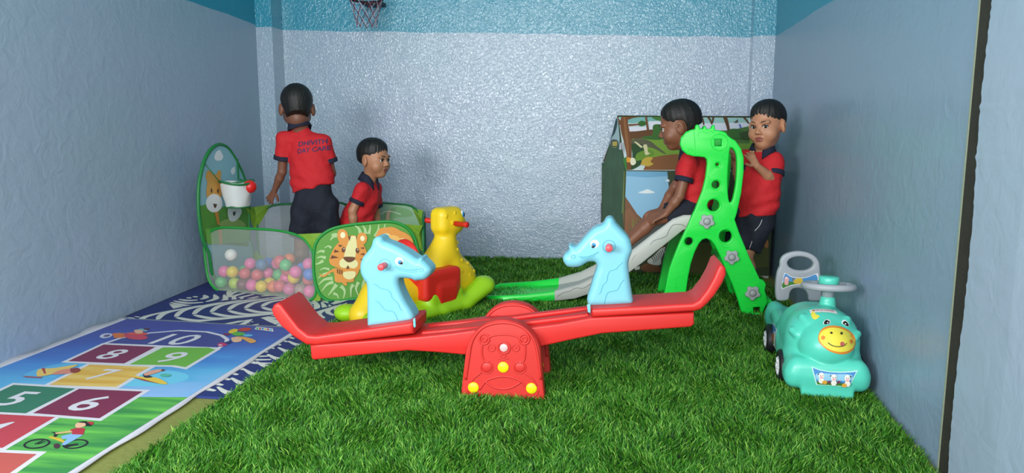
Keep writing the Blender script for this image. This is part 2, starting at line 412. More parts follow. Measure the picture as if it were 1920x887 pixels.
MW_right = wall_mat('gloss_wall_right_shaded', lambda m, s: m('ADD', 1.352, m('MULTIPLY', m('SUBTRACT', s.outputs[1], 4.49), .024)), tones=('7fa2b0', '8f9bb8'), rough=.45, bump=.2, bsc=16, coat=.15)  # same wall paint with darker tones, its dimmer light put into the colour
def struct(name, bm, m, smooth=False):
    o = link(name, bm_mesh(bm), m, None, smooth=smooth); o['kind'] = 'structure'; return o
def prism_bm(foot, z0, z1, bm=None):
    bm = bm or bmesh.new(); a = [bm.verts.new((x, y, z0)) for x, y in foot]; b = [bm.verts.new((x, y, z1)) for x, y in foot]; n = len(foot)
    for i in range(n): bm.faces.new((a[i], a[(i+1) % n], b[(i+1) % n], b[i]))
    bm.faces.new(a[::-1]); bm.faces.new(b); return bm
m_floor = mat('olive_floor', '7f8440', .7, bump=.3, bscale=60, var=.12, vscale=5)
struct('floor', box_bm((-.6, 1.9, -.03), (5.6, 6.4, .06)), m_floor)
struct('ceiling', box_bm((-.6, 2.6, CEIL+.05), (4.4, 4.6, .1)), mat('ceiling_paint', 'cfe0e6', .7))
struct('wall_back', prism_bm([(-2.6, YB), (1.3, YB), (1.3, YB+.15), (-2.6, YB+.15)], 0, CEIL), MW_back)
ly0 = .7
struct('wall_left', prism_bm([(LWX(ly0), ly0), (LWX(YB), YB), (LWX(YB)-.15, YB), (LWX(ly0)-.15, ly0)], 0, CEIL), MW_left)
ry0 = 1.712
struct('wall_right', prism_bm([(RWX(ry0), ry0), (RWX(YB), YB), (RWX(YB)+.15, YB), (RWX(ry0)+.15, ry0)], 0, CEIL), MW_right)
# corner pillars of the back wall
struct('trim_1', prism_bm([(LWX(4.33)-.02, 4.34), (-2.075, 4.34), (-2.075, YB+.01), (LWX(4.33)-.02, YB+.01)], 0, CEIL), MW_back)
struct('trim_2', prism_bm([(.822, 4.4), (RWX(4.4)+.02, 4.4), (RWX(4.4)+.02, YB+.01), (.822, YB+.01)], 0, CEIL), MW_back)
# iron channel and the plastered jamb of the entrance at the right
m_iron = mat('rusty_iron', '2b2a22', .75, bump=.5, bscale=90, var=.4, vscale=14)
m_edge = mat('iron_edge', '8f9a84', .6, bump=.3, bscale=90)
bm = prism_bm([(.7865, 1.718), (.80, 1.718), (.80, 1.7125), (.7865, 1.7125)], 0, CEIL)
struct('trim_4', bm, m_edge)
bm = prism_bm([(.788, 1.712), (.83, 1.712), (.83, 1.60), (.80, 1.60)], 0, CEIL)
struct('trim_3', bm, m_iron)
# ragged plaster edge of the jamb
bm = bmesh.new(); N = 260; prof = []
for i in range(N+1):
    z = CEIL*i/N; w = .006*math.sin(z*9)+random.uniform(-.0022, .0022)+(.006 if random.random() < .04 else 0); prof.append((z, 1.656+w))
x0 = .783; ys = -.4
a = [bm.verts.new((x0, y, z)) for z, y in prof]; b = [bm.verts.new((x0+.012, y+.002, z)) for z, y in prof]
c0 = [bm.verts.new((x0-.012, 1.45, z)) for z, y in prof]; c = [bm.verts.new((x0-.03, ys, z)) for z, y in prof]; d = [bm.verts.new((x0+.3, ys, z)) for z, y in prof]; e = [bm.verts.new((x0+.3, 1.72, z)) for z, y in prof]
for i in range(N):
    for P, Q in ((c, c0), (c0, a), (a, b), (b, e), (e, d), (d, c)): bm.faces.new((P[i], Q[i], Q[i+1], P[i+1]))
struct('wall_front', bm, wall_mat('gloss_wall_jamb', lambda m, s: m('ADD', 3.0, m('MULTIPLY', s.outputs[1], 0.0)), rough=.5, bump=.2, bsc=12, coat=.1))

# ================================================================== artificial grass
TX0, TY0 = -1.135, .9
turf = tag(link('artificial_grass', bm_mesh(prism_bm([(TX0, TY0), (.772, TY0), (.776, 1.7), (RWX(1.8)-.02, 1.77), (RWX(3.0)-.012, 3.0), (.845, 3.6), (.86, YB-.005), (TX0, YB-.005)], .0005, .006)),
     mat('turf_backing', '16380f', .95, bump=.5, bscale=200), None, smooth=False), 'green artificial grass carpet covering the floor under the toys', 'grass carpet')
def blades():
    P = []
    for (y0, y1, dens) in ((1.32, 1.75, 52000), (1.75, 2.3, 42000), (2.3, 3.1, 27000), (3.1, YB-.01, 15000)):
        n = int((y1-y0)*(.84-TX0)*dens); P.append(np.stack([RNG.uniform(TX0-.004, .86, n), RNG.uniform(y0, y1, n)], 1))
    P = np.concatenate(P); keep = P[:, 0] < np.where(P[:, 1] < 1.75, .775, .818+.055*(P[:, 1]-2.1)-.012); P = P[keep]
    n = len(P); far = np.clip((P[:, 1]-1.4)/3, 0, 1)
    h = RNG.uniform(.013, .025, n); w = RNG.uniform(.0009, .0014, n)*(1+far*.9); a = RNG.uniform(0, 2*np.pi, n); lean = RNG.uniform(.25, 1.0, n)*h
    # clumps bend the same way
    a = a*.55+ (np.sin(P[:, 0]*23)+np.cos(P[:, 1]*19+P[:, 0]*7))*1.6
    dx, dy = np.cos(a), np.sin(a); tw = RNG.uniform(0, np.pi, n); px_, py_ = np.cos(tw)*w, np.sin(tw)*w
    b = np.stack([P[:, 0], P[:, 1], np.full(n, .004)], 1); side = np.stack([px_, py_, np.zeros(n)], 1)
    mid = b+np.stack([dx*lean*.28, dy*lean*.28, h*.62], 1); tip = b+np.stack([dx*lean, dy*lean, h], 1)
    vs = np.stack([b-side, b+side, mid-side*.85, mid+side*.85, tip], 1).reshape(-1, 3)
    base = np.arange(n)*5
    quads = np.stack([base, base+1, base+3, base+2], 1); tris = np.stack([base+2, base+3, base+4], 1)
    me = bpy.data.meshes.new('grass_blades'); me.vertices.add(n*5); me.vertices.foreach_set('co', vs.ravel())
    li = np.concatenate([quads.ravel(), tris.ravel()]).astype(np.int32); me.loops.add(len(li)); me.loops.foreach_set('vertex_index', li)
    me.polygons.add(2*n); me.polygons.foreach_set('loop_start', np.concatenate([np.arange(n)*4, 4*n+np.arange(n)*3]).astype(np.int32))
    ca = me.color_attributes.new('tone', 'FLOAT_COLOR', 'POINT'); t = RNG.uniform(0, 1, n)
    c0, c1, c2 = np.array(lin('1f5410')), np.array(lin('438a20')), np.array(lin('8fc24e'))
    col = np.where(t[:, None] < .7, c0+(c1-c0)*(t[:, None]/.7), c1+(c2-c1)*((t[:, None]-.7)/.3)); col = np.repeat(col, 5, 0)
    ca.data.foreach_set('color', col.astype(np.float32).ravel()); me.update(calc_edges=True)
    m = bpy.data.materials.new('grass_blade'); m.use_nodes = True; nt = m.node_tree; bs = nt.nodes['Principled BSDF']; at_ = nt.nodes.new('ShaderNodeAttribute'); at_.attribute_name = 'tone'
    nt.links.new(at_.outputs['Color'], bs.inputs['Base Color']); bs.inputs['Roughness'].default_value = .45; bs.inputs['Specular IOR Level'].default_value = .35
    o = link('grass_blades', me, m, turf, smooth=False); o['kind'] = 'stuff'
blades()

# ================================================================== zebra patterned rug
def sheet_me(x0, x1, y0, y1, z0, z1, nx=40, ny=60, wob=.006, lift=None, skew=0, left=None):
    bm = bmesh.new(); g = []
    for j in range(ny+1):
        row = []
        for i in range(nx+1):
            u, v = i/nx, j/ny; y = y0+(y1-y0)*v; xa = left(y) if left else x0; x = xa+(x1-xa)*u; y += skew*(x-xa)
            if i in (0, nx): x += wob*math.sin(y*14+i)*.6+wob*.4*math.sin(y*31)
            if j in (0, ny): y += wob*math.sin(x*13)*.5
            row.append(bm.verts.new((x, y, z1+(lift(x, y) if lift else 0))))
        g.append(row)
    for j in range(ny):
        for i in range(nx): bm.faces.new((g[j][i], g[j][i+1], g[j+1][i+1], g[j+1][i]))
    loop = [g[0][i] for i in range(nx+1)]+[g[j][nx] for j in range(1, ny+1)]+[g[ny][i] for i in range(nx-1, -1, -1)]+[g[j][0] for j in range(ny-1, 0, -1)]
    low = [bm.verts.new((v.co.x, v.co.y, z0)) for v in loop]
    for i in range(len(loop)): bm.faces.new((loop[i-1], loop[i], low[i], low[i-1]))
    bm.faces.new(low[::-1])
    return bm_mesh(bm)
curl = lambda x, y: .05*max(0, 1-(x-LWX(y)-.004)/.06)**2
rug = link('patterned_rug', sheet_me(-2.052, -1.139, 1.945, 4.25, .001, .0045, wob=.0, left=lambda y: LWX(y)+.006), mat('navy_weave', '22316f', .9, bump=.5, bscale=220), None)
tag(rug, 'navy blue rug with cream leaf pattern under the ball pit and play mat', 'rug')
def rug_print():
    L = []; cream = 'd9d9cf'
    def clipin(p): return [(min(-1.01, max(-2.045, x)), min(4.2, max(1.955, y))) for x, y in p]
    def frond(x, y, ang, length, bend, n=11, w=.05):
        P = []
        for i in range(n+1):
            t = i/n; a = ang+bend*t; P.append((x, y, a, t)); x += math.cos(a)*length/n; y += math.sin(a)*length/n
        env = [(px+math.cos(a+s_*1.15)*length*.30*math.sin(math.pi*min(1, .1+.88*t)), py+math.sin(a+s_*1.15)*length*.30*math.sin(math.pi*min(1, .1+.88*t))) for s_ in (1, -1) for px, py, a, t in (P if s_ == 1 else P[::-1])]
        env = [(min(-1.143, max(-2.04, a)), min(4.22, max(1.955, b))) for a, b in env]; L.append(('22316f', env))
        for sgn in (-1, 1):
            for (x, y, a, t) in P[1:]:
                ll = length*.40*math.sin(math.pi*min(.98, .18+.8*t))**.8; b = a+sgn*1.05; c = b-sgn*.75
                m1 = (x+math.cos(b)*ll*.45, y+math.sin(b)*ll*.45); e = (m1[0]+math.cos(c)*ll*.6, m1[1]+math.sin(c)*ll*.6)
                q = smooth_path([(x+math.cos(b)*.008, y+math.sin(b)*.008, 0), (m1[0], m1[1], 0), (e[0], e[1], 0)], 5)
                Ls, Rs = [], []
                for i, p in enumerate(q):
                    tt = (q[min(i+1, len(q)-1)]-q[max(i-1, 0)]).normalized(); nn = V((-tt.y, tt.x, 0)); f = i/(len(q)-1); ww = length/n*.21*(math.sin(math.pi*min(1, .12+.86*f))**.7)
                    Ls.append(p+nn*ww); Rs.append(p-nn*ww)
                poly = [(p.x, p.y) for p in Ls+Rs[::-1]]
                if all(-2.06-.057*(py-2.125)*.9 < px < -1.143 and 1.95 < py < 4.24 for px, py in poly): L.append((cream, poly))
    r2 = random.Random(3)
    for (x, y, a, l, b) in ((-1.18, 1.9, 1.7, .55, -.3), (-1.1, 2.2, 2.0, .5, .5), (-1.22, 2.35, 1.5, .5, -.2), (-1.6, 2.6, 2.6, .5, .6), (-1.25, 2.7, 2.7, .55, .5), (-1.95, 2.62, 1.1, .5, .6),
         (-1.9, 3.5, -.9, .7, .3), (-1.25, 3.4, 4.2, .7, -.4), (-1.1, 2.62, 2.1, .75, .5), (-1.55, 2.6, 1.9, .75, .7), (-2.0, 2.66, .9, .8, -.5), (-1.35, 2.66, .9, .6, .5),
         (-1.9, 3.6, .3, .6, .3), (-1.4, 3.6, 1.1, .6, .4)): frond(x, y, a, l, b)
    for k in range(9):   # fringe of leaflets along the edge beside the grass
        y = 1.99+k*.085; L.append((cream, stroke([(-1.146, y), (-1.17, y+.012), (-1.21, y+.045)], .03, .008)))
    decal('leaf_print', rug, lambda x, y: (x, y, .0045), (0, 0, 1), L, off=.0003, step=.000004)['kind'] = 'stuff'
rug_print()

# ================================================================== hopscotch play mat
def mat_gradient():
    m = bpy.data.materials.new('mat_sky_print'); m.use_nodes = True; nt = m.node_tree; b = nt.nodes['Principled BSDF']; L = nt.links
    geo = nt.nodes.new('ShaderNodeNewGeometry'); sep = nt.nodes.new('ShaderNodeSeparateXYZ'); L.new(geo.outputs['Position'], sep.inputs[0])
    n = nt.nodes.new('ShaderNodeTexNoise'); n.inputs['Scale'].default_value = 5; n.inputs['Detail'].default_value = 4
    mp = nt.nodes.new('ShaderNodeMapping'); mp.inputs['Scale'].default_value = (.6, 2, 1); L.new(geo.outputs['Position'], mp.inputs[0]); L.new(mp.outputs[0], n.inputs['Vector'])
    a = nt.nodes.new('ShaderNodeMath'); a.operation = 'MULTIPLY_ADD'; L.new(n.outputs['Fac'], a.inputs[0]); a.inputs[1].default_value = .35
    x = nt.nodes.new('ShaderNodeMath'); x.operation = 'MULTIPLY_ADD'; L.new(sep.outputs[0], x.inputs[0]); x.inputs[1].default_value = -.25; L.new(sep.outputs[1], x.inputs[2])
    L.new(x.outputs[0], a.inputs[2])
    mr = nt.nodes.new('ShaderNodeMapRange'); mr.inputs[1].default_value = 2.35; mr.inputs[2].default_value = 3.3; L.new(a.outputs[0], mr.inputs[0])
    cr = nt.nodes.new('ShaderNodeValToRGB'); e = cr.color_ramp.elements; e[0].position = .0; e[0].color = lin('9fc0e6'); e[1].position = 1; e[1].color = lin('4a4f9c')
    for p, c in ((.12, '93b9e8'), (.28, '5fb2de'), (.5, '4a86cf'), (.72, '4560b0')): q = e.new(p); q.color = lin(c)
    L.new(mr.outputs[0], cr.inputs[0]); L.new(cr.outputs[0], b.inputs['Base Color']); b.inputs['Roughness'].default_value = .5; return m
def streaky(name, a_, b_):
    m = mat(name, a_, .5); nt = m.node_tree; b = nt.nodes['Principled BSDF']; geo = nt.nodes.new('ShaderNodeNewGeometry'); mp = nt.nodes.new('ShaderNodeMapping'); mp.inputs['Scale'].default_value = (1.5, 14, 1)
    n = nt.nodes.new('ShaderNodeTexNoise'); n.inputs['Scale'].default_value = 2.0; n.inputs['Detail'].default_value = 6; nt.links.new(geo.outputs['Position'], mp.inputs[0]); nt.links.new(mp.outputs[0], n.inputs['Vector'])
    cr = nt.nodes.new('ShaderNodeValToRGB'); e = cr.color_ramp.elements; e[0].position = .4; e[0].color = lin(a_); e[1].position = .66; e[1].color = lin(b_); nt.links.new(n.outputs['Fac'], cr.inputs[0]); nt.links.new(cr.outputs[0], b.inputs['Base Color']); return m
MZ = .0105
hop = link('hopscotch_mat', sheet_me(-2.058, -1.226, .95, 2.775, .0055, .0085, wob=.006, skew=-.06, lift=lambda x, y: .010*max(0, 1-(x+2.058)/.025)**2), mat('white_mat_edge', 'd6d3da', .5), None)
tag(hop, 'printed hopscotch play mat with numbered squares lying along the left wall', 'play mat')
def hop_print():
    W_ = 'd9d6dc'; f = lambda x, y: (x, y, .0088)
    def w(pts): return [tuple(fl(x, y)[:2]) for x, y in pts]
    def grow(poly, d):
        A = sum(poly[i-1][0]*poly[i][1]-poly[i][0]*poly[i-1][1] for i in range(len(poly)))
        P = [V((x, y, 0)) for x, y in (poly if A > 0 else poly[::-1])]; out = []
        for i in range(len(P)):
            a, b, c = P[i-1], P[i], P[(i+1) % len(P)]; n1 = (b-a).normalized(); n2 = (c-b).normalized(); n1, n2 = V((n1.y, -n1.x, 0)), V((n2.y, -n2.x, 0)); m_ = n1+n2; m_ = m_/max(m_.length_squared/2, .5) if m_.length > .1 else n1
            q = b+m_*d; out.append((q.x, q.y))
        return out
    X0, X1 = -2.04, -1.246; L = []
    L.append((mat_gradient(), [(X0, .96), (X1, .96), (X1, 2.712), (X0, 2.757)]))
    L.append((streaky('mat_grass_print', '3a8a44', '6cc04c'), [(X0, .96), (X1, .96), (X1, 1.93), (-1.5, 1.9), (X0, 1.9)]))
    0 and L.append(('a9cdea', S([tuple(fl(x, y)[:2]) for x, y in ((262, 754), (300, 746), (330, 744), (336, 750), (326, 758), (300, 762), (264, 762))])))
    # water around the surfers
    L.append(('6fc6e2', S(w([(235, 712), (280, 699), (340, 703), (352, 716), (300, 728), (232, 728)]))))
    L.append(('5fb0dd', S(w([(50, 705), (95, 690), (150, 683), (165, 690), (120, 706), (90, 716), (48, 715)]))))
    sq = {'8': ('7e2f50', [(195, 650.5), (292, 655), (233, 686.5), (128, 682)]), '9': ('6fb044', [(306, 656), (391, 656.5), (404, 660), (348, 693.5), (328, 690), (243, 688.5)]),
          '7': ('dcb353', [(169, 688.5), (282, 693), (262, 704), (218, 731), (160, 729.5), (93, 727)]), '5': ('36775c', [(26, 727), (142, 734), (49, 781), (-75, 775)]), '6': ('7d2a49', [(149, 734.5), (268, 739.7), (187, 790.4), (62.4, 780.6)]),
          '4': ('bd3f4b', [(-55, 780), (104, 788), (5, 846.6), (-190, 836)]), '1': ('c0584f', [(-120, 850), (69.7, 858.4), (-60, 950), (-320, 930)])}
    L.append((W_, grow(w([(202, 648), (228, 639), (282, 629.5), (335, 625), (385, 627.5), (412, 634), (422, 641), (420, 648), (408, 656), (300, 652)]), .016)))
    for k, (c, p) in sq.items(): L.append((W_, grow(w(p), .016)))
    L.append((mat('mat_dome_print', '454a8c', .5), w([(202, 648), (228, 639), (282, 629.5), (335, 625), (385, 627.5), (412, 634), (422, 641), (420, 648), (408, 656), (300, 652)])))
    for k, (c, p) in sq.items(): L.append((c if k != '7' else streaky('mat_sand_print', 'd9a840', 'e6c46c'), w(p)))
    # boy on a bicycle
    def bp(pts): return w(T(pts, 0, 670, 4.088))
    def be(*a, **k): return bp(E(*a, **k))
    L += [('202027', [be(285, 690, 106, 38, -8), be(285, 690, 88, 28, -8)]), ('202027', [be(580, 692, 102, 36, -8), be(580, 692, 84, 26, -8)]), ('202027', bp([(265, 692), (330, 660), (338, 664), (275, 697)])), ('202027', bp([(290, 690), (350, 668), (352, 672), (296, 696)])),
          ('202027', bp([(490, 700), (600, 688), (600, 700), (495, 722)])), ('d8b13c', bp([(370, 640), (395, 632), (470, 650), (500, 672), (490, 684), (430, 660)])), ('202027', bp([(392, 598), (460, 602), (430, 640), (412, 634), (420, 610)])),
          ('4a3036', be(438, 708, 26, 20)), ('86b2dc', bp([(470, 632), (550, 612), (640, 622), (560, 668), (500, 702), (470, 700), (520, 650), (478, 655)])), ('b5303e', bp([(540, 580), (600, 566), (655, 572), (640, 620), (556, 618)])),
          ('d9b07c', bp([(425, 605), (545, 588), (560, 602), (430, 616)])), ('e8b793', S(bp([(580, 560), (585, 535), (620, 520), (660, 530), (655, 552), (610, 568)]))), ('1d1a1e', S(bp([(598, 525), (650, 516), (705, 530), (700, 552), (660, 552), (655, 532)]))), ('b9303c', bp([(665, 520), (720, 522), (716, 542), (700, 545)]))]
    # airplane child left of the 10 and balloon child right of it
    def q(pts): return w(T(pts, 160, 590, 6))
    def qe(*a, **k): return q(E(*a, **k))
    L += [('c9cbdc', qe(235, 265, 72, 27, -8)), ('6b5a86', qe(245, 265, 40, 13, -8)), ('d5733f', q([(300, 240), (380, 232), (450, 240), (440, 285), (330, 292)])), ('c8485a', S(q([(430, 262), (520, 245), (640, 255), (705, 285), (640, 310), (500, 300)]))),
          ('d85a4d', S(q([(440, 240), (600, 222), (700, 240), (690, 256), (520, 250)]))), ('e2b193', S(q([(550, 205), (600, 195), (650, 205), (640, 235), (580, 240)]))), ('7fb2b5', S(q([(600, 190), (660, 185), (700, 205), (680, 218), (640, 205)]))), ('5b3040', qe(690, 190, 36, 10)),
          ('e3c33a', qe(1665, 213, 55, 23, -15)), ('c2423a', qe(1795, 195, 75, 20, -5)), ('5fae43', qe(1725, 245, 75, 22)), ('5fb4dc', qe(1830, 262, 55, 14)), ('7a2f55', qe(1590, 250, 45, 12)), ('e8b793', S(q([(1645, 290), (1700, 280), (1760, 290), (1750, 330), (1680, 340), (1650, 320)]))),
          ('e0a256', S(q([(1690, 275), (1800, 280), (1900, 310), (1920, 335), (1860, 350), (1800, 320), (1740, 290)]))), ('26326e', q([(1550, 345), (1640, 320), (1650, 350), (1560, 370)])), ('c33a6b', S(q([(1490, 360), (1540, 345), (1600, 365), (1560, 385), (1500, 385)]))), ('d9d6dc', qe(1520, 372, 22, 6))]
    # surfers
    L += [('9c5560', bp([(170, 165), (330, 175), (320, 184), (200, 178)])), ('e3c06a', S(bp([(285, 165), (300, 115), (420, 105), (590, 78), (560, 100), (430, 145), (330, 168)]))), ('a8433f', bp([(320, 108), (345, 102), (355, 150), (340, 148)])), ('d98a74', S(bp([(400, 150), (470, 120), (560, 110), (560, 140), (450, 155)]))), ('8f3b34', S(bp([(540, 115), (590, 103), (620, 120), (590, 140), (550, 140)]))),
          ('e6c24a', S(bp([(990, 155), (1080, 172), (1200, 180), (1285, 225), (1230, 228), (1100, 200), (1010, 175)]))), ('a33c36', bp([(995, 170), (1100, 203), (1235, 230), (1100, 192)])), ('2c2a3a', S(bp([(1100, 150), (1150, 165), (1170, 178), (1110, 180)]))), ('e0a088', S(bp([(1105, 150), (1160, 125), (1240, 115), (1250, 125), (1180, 150), (1120, 165)]))), ('6b4652', be(1250, 122, 14, 8)), ('57b39b', be(1270, 162, 42, 12))]
    # maker's label strip
    L += [('d8dde0', q([(1925, 165), (2110, 185), (2120, 222), (1905, 195)]))]
    p_ = [(1920+i*30, 172+i*3.2) for i in range(6)]
    for (x, y), c in zip(p_, ('5fae43', 'c2423a', '4a86cf', 'e3c33a', 'c33a6b', '5fb4dc')): L.append((c, q([(x+8, y), (x+28, y+2), (x+26, y+24), (x+6, y+20)])))
    pr = decal('mat_print', hop, f, (0, 0, 1), L, off=.0003, step=.00003)
    def num(t, px, pyt, pyb, r, sh=.12, bold=.012):
        T0, B0 = fl(px, pyt), fl(px, pyb); h = T0.y-B0.y; c = fl(px, (pyt+pyb)/2); c = V((c.x, (T0.y+B0.y)/2, .0104))
        text_obj('printed_number', hop, t, ink(W_), c, (1, 0, 0), (0, 1, 0), h*r, h, (0, 0, 1), bold=bold, lift=0, shear=sh)
    num('10', 333, 631, 652, 1.05); num('8', 211, 659.5, 679.5, .62); num('9', 323, 664.5, 686, .62); num('7', 193, 697, 719, .6); num('5', 30, 739, 769, .62); num('6', 168, 747, 778, .68); num('4', -25, 795, 832, .7)
hop_print()

# ================================================================== seesaw
RED = plastic('red_plastic', 'cd2925', .42, .12, 330); RED2 = plastic('red_plastic_face', 'cb2e28', .5, .25, 420)
SKY_ = plastic('light_blue_plastic', '7cc3d3', .36); YEL = plastic('yellow_cap', 'f0dc12', .4)
def o3(pts, Y, ox=0, oy=0, sc=1): return [at(x, y, Y) for x, y in T(pts, ox, oy, sc)]
see = thing('seesaw', 'red seesaw with two light blue horse heads standing on the grass in front', 'seesaw', (-.34, 2.19, 0))
YN, YF = 2.10, 2.275
beam = [(581, 648), (583, 672), (588, 675.5), (700, 664), (763.7, 657.8), (816.5, 661), (869, 665.7), (942, 666), (1014, 650.4), (1062.7, 639.5), (1128.7, 626), (1296, 613.5), (1302, 608), (1301.5, 587), (1107, 596), (1050, 607), (985, 615.6), (892, 619), (840, 626), (781, 632), (600, 646)]
link('beam', slab_me(o3(beam, YN), [], at(900, 640, YN), (0, -1, 0), YF-YN, .006, 3), RED, see, smooth=None)
bm = bmesh.new()   # two long ribs along the top of the beam
for yy in (YN+.045, YF-.045):
    a, b, c = at(785, 631, YN), at(940, 617, YN), at(1104, 596.5, YN)
    for p, q in ((a, b), (b, c)):
        p, q = V((p.x, yy, p.z-.001)), V((q.x, yy, q.z-.001)); d = q-p
        R = Matrix.Rotation(-math.atan2(d.z, d.x), 3, 'Y'); box_bm((p+q)/2, (d.length, .03, .014), R, .005, bm)
link('beam_ribs', bm_mesh(bm), RED, see)['kind'] = 'stuff'
seatL = [(774.7, 627), (700, 635.5), (592, 648.5), (573, 647), (548, 631), (526, 612), (511, 592), (508, 581), (512, 572), (520, 568), (527, 573), (545, 597), (560, 616), (577, 629), (592, 630), (700, 615), (772, 604.5), (775, 608)]
seatR = [(1111, 595.5), (1200, 590.5), (1302, 584.5), (1315, 581), (1328, 569), (1341, 554), (1356, 530), (1362, 515), (1361, 503), (1354, 495), (1347, 500), (1338, 522), (1325, 545), (1310, 564), (1299, 569.5), (1200, 575), (1110, 579.5), (1107, 584)]
for p in (seatL, seatR): link('seat', slab_me(o3(p, YN-.004), [], at(900, 640, YN-.004), (0, -1, 0), .172, .009, 3), RED, see, smooth=None)
# side supports with a raised bear
sup = [(863.5, 751), (866, 720), (870.8, 678.4), (874.3, 654.7), (882.6, 633.4), (896.8, 616.8), (915.8, 605), (941.8, 600.2), (967.8, 605), (986.8, 615.6), (1003.4, 633.4), (1011.6, 652.3), (1015, 678.4), (1018.5, 720), (1021.5, 751)]
def support(Yf):
    d = V((0, Yf-2.055, 0)); P = [q+d for q in o3(sup[:1]+[tuple(x) for x in S(sup, 3)][3:-6]+sup[-1:], 2.055)]
    P = [q+d for q in o3([sup[0]]+[(p.x, p.y) for p in smooth_path([(x, y, 0) for x, y in sup], 3)][1:-1]+[sup[-1]], 2.055)]
    for q in P: q.z = max(q.z, .004)
    s = link('support', slab_me(P, [], P[0], (0, -1, 0), .045, .006, 3), RED2, see, smooth=None)
    bm = bmesh.new(); f = lambda pts: [p+d-V((0, .0004, 0)) for p in o3(pts, 2.055, 840, 560, 4.224)]
    def ln(pts, r=.0022, closed=False): tube_bm(smooth_path(f(pts), 5, closed), r*1.45, 7, closed, bm)
    ln([(272, 360), (300, 320), (360, 292), (438, 284), (520, 292), (580, 320), (610, 370), (612, 430), (600, 490), (560, 510)]); ln([(272, 360), (268, 430), (285, 490), (330, 500)])
    for cx in (288, 606): ln(E(cx, 320, 38, 40, n=12), .0025, True); ln(E(cx, 322, 18, 18, n=10), .002, True)
    for cx in (345, 537): ln(E(cx, 388, 28, 27, n=10), .0016, True); ball_bm(f([(cx, 388)])[0], (.0028, .002, .0028), 8, 6, None, bm)
    ln(E(438, 455, 18, 13, n=10), .0016, True); ln([(400, 475), (438, 482), (480, 473)], .0015)
    for cx in (308, 570): ball_bm(f([(cx, 545)])[0]+V((0, .001, 0)), (.0165, .005, .0165), 16, 8, None, bm); ln(E(cx, 545, 47, 47, n=14), .0016, True)
    ln([(165, 700), (200, 635), (262, 585)]); ln([(250, 720), (300, 655), (370, 625), (440, 615), (520, 628), (590, 665), (640, 730)]); ln([(612, 590), (665, 630), (700, 690)])
    ln([(300, 660), (360, 700), (440, 715), (510, 700), (575, 662)]); ln([(150, 720), (165, 755), (210, 775), (250, 750)], .0018); ln([(620, 745), (655, 775), (700, 765), (715, 725)], .0018)
    ln([(140, 640), (165, 470), (190, 340), (250, 250), (330, 205), (435, 190), (540, 205), (620, 250), (680, 330), (712, 450), (735, 640)], .003)
    link('raised_bear', bm_mesh(bm), RED2, s)
    for cx, cy in ((438, 543), (202, 703), (662, 710)):
        bm = bmesh.new(); lathe_bm(f([(cx, cy)])[0]+V((0, .004, 0)), (0, -1, 0), [(.0168, 0), (.0168, .006), (.015, .0085), (.0, .009)], 28, bm); link('round_cap', bm_mesh(bm), YEL, s)
    bm = bmesh.new(); c = f([(443, 388)])[0]; tube_bm([c+V((math.cos(t)*.018, -.001, math.sin(t)*.018)) for t in [i*math.pi/14 for i in range(28)]], .003, 8, True, bm); link('bolt_rim', bm_mesh(bm), RED2, s)
    bm = bmesh.new(); lathe_bm(c+V((0, .003, 0)), (0, -1, 0), [(.013, 0), (.013, .006), (.011, .008), (0, .008)], 8, bm); link('bolt', bm_mesh(bm), plastic('bolt_pink', 'e8b6b4', .4), s)
support(2.055); support(2.278)
# horse heads
hl = [(152, 815), (150, 600), (145, 470), (120, 430), (92, 370), (90, 300), (110, 240), (150, 190), (185, 140), (200, 85), (225, 60), (255, 54), (282, 66), (300, 95), (340, 110), (420, 145), (500, 190), (585, 247), (606, 237), (630, 240), (641, 262), (670, 290), (700, 325), (708, 355), (690, 395), (650, 430), (600, 437), (565, 441), (530, 425), (445, 418), (425, 440), (432, 500), (480, 610), (530, 690), (556, 745), (552, 775), (530, 795), (450, 812), (300, 828), (195, 838), (162, 834)]
hr = [(300, 756), (276, 735), (272, 690), (300, 600), (330, 500), (350, 440), (345, 410), (325, 395), (280, 398), (240, 420), (215, 435), (160, 443), (110, 435), (85, 410), (70, 375), (80, 340), (110, 315), (122, 290), (117, 262), (135, 258), (165, 268), (190, 262), (270, 170), (330, 115), (400, 85), (425, 45), (455, 28), (485, 38), (515, 85), (560, 135), (610, 190), (635, 250), (641, 310), (620, 370), (612, 430), (625, 550), (645, 680), (650, 722), (630, 742), (540, 750), (420, 757)]
GRV = plastic('light_blue_groove_shade', '5fb2c8', .45)  # darker tint paints groove shade onto lines that are really raised
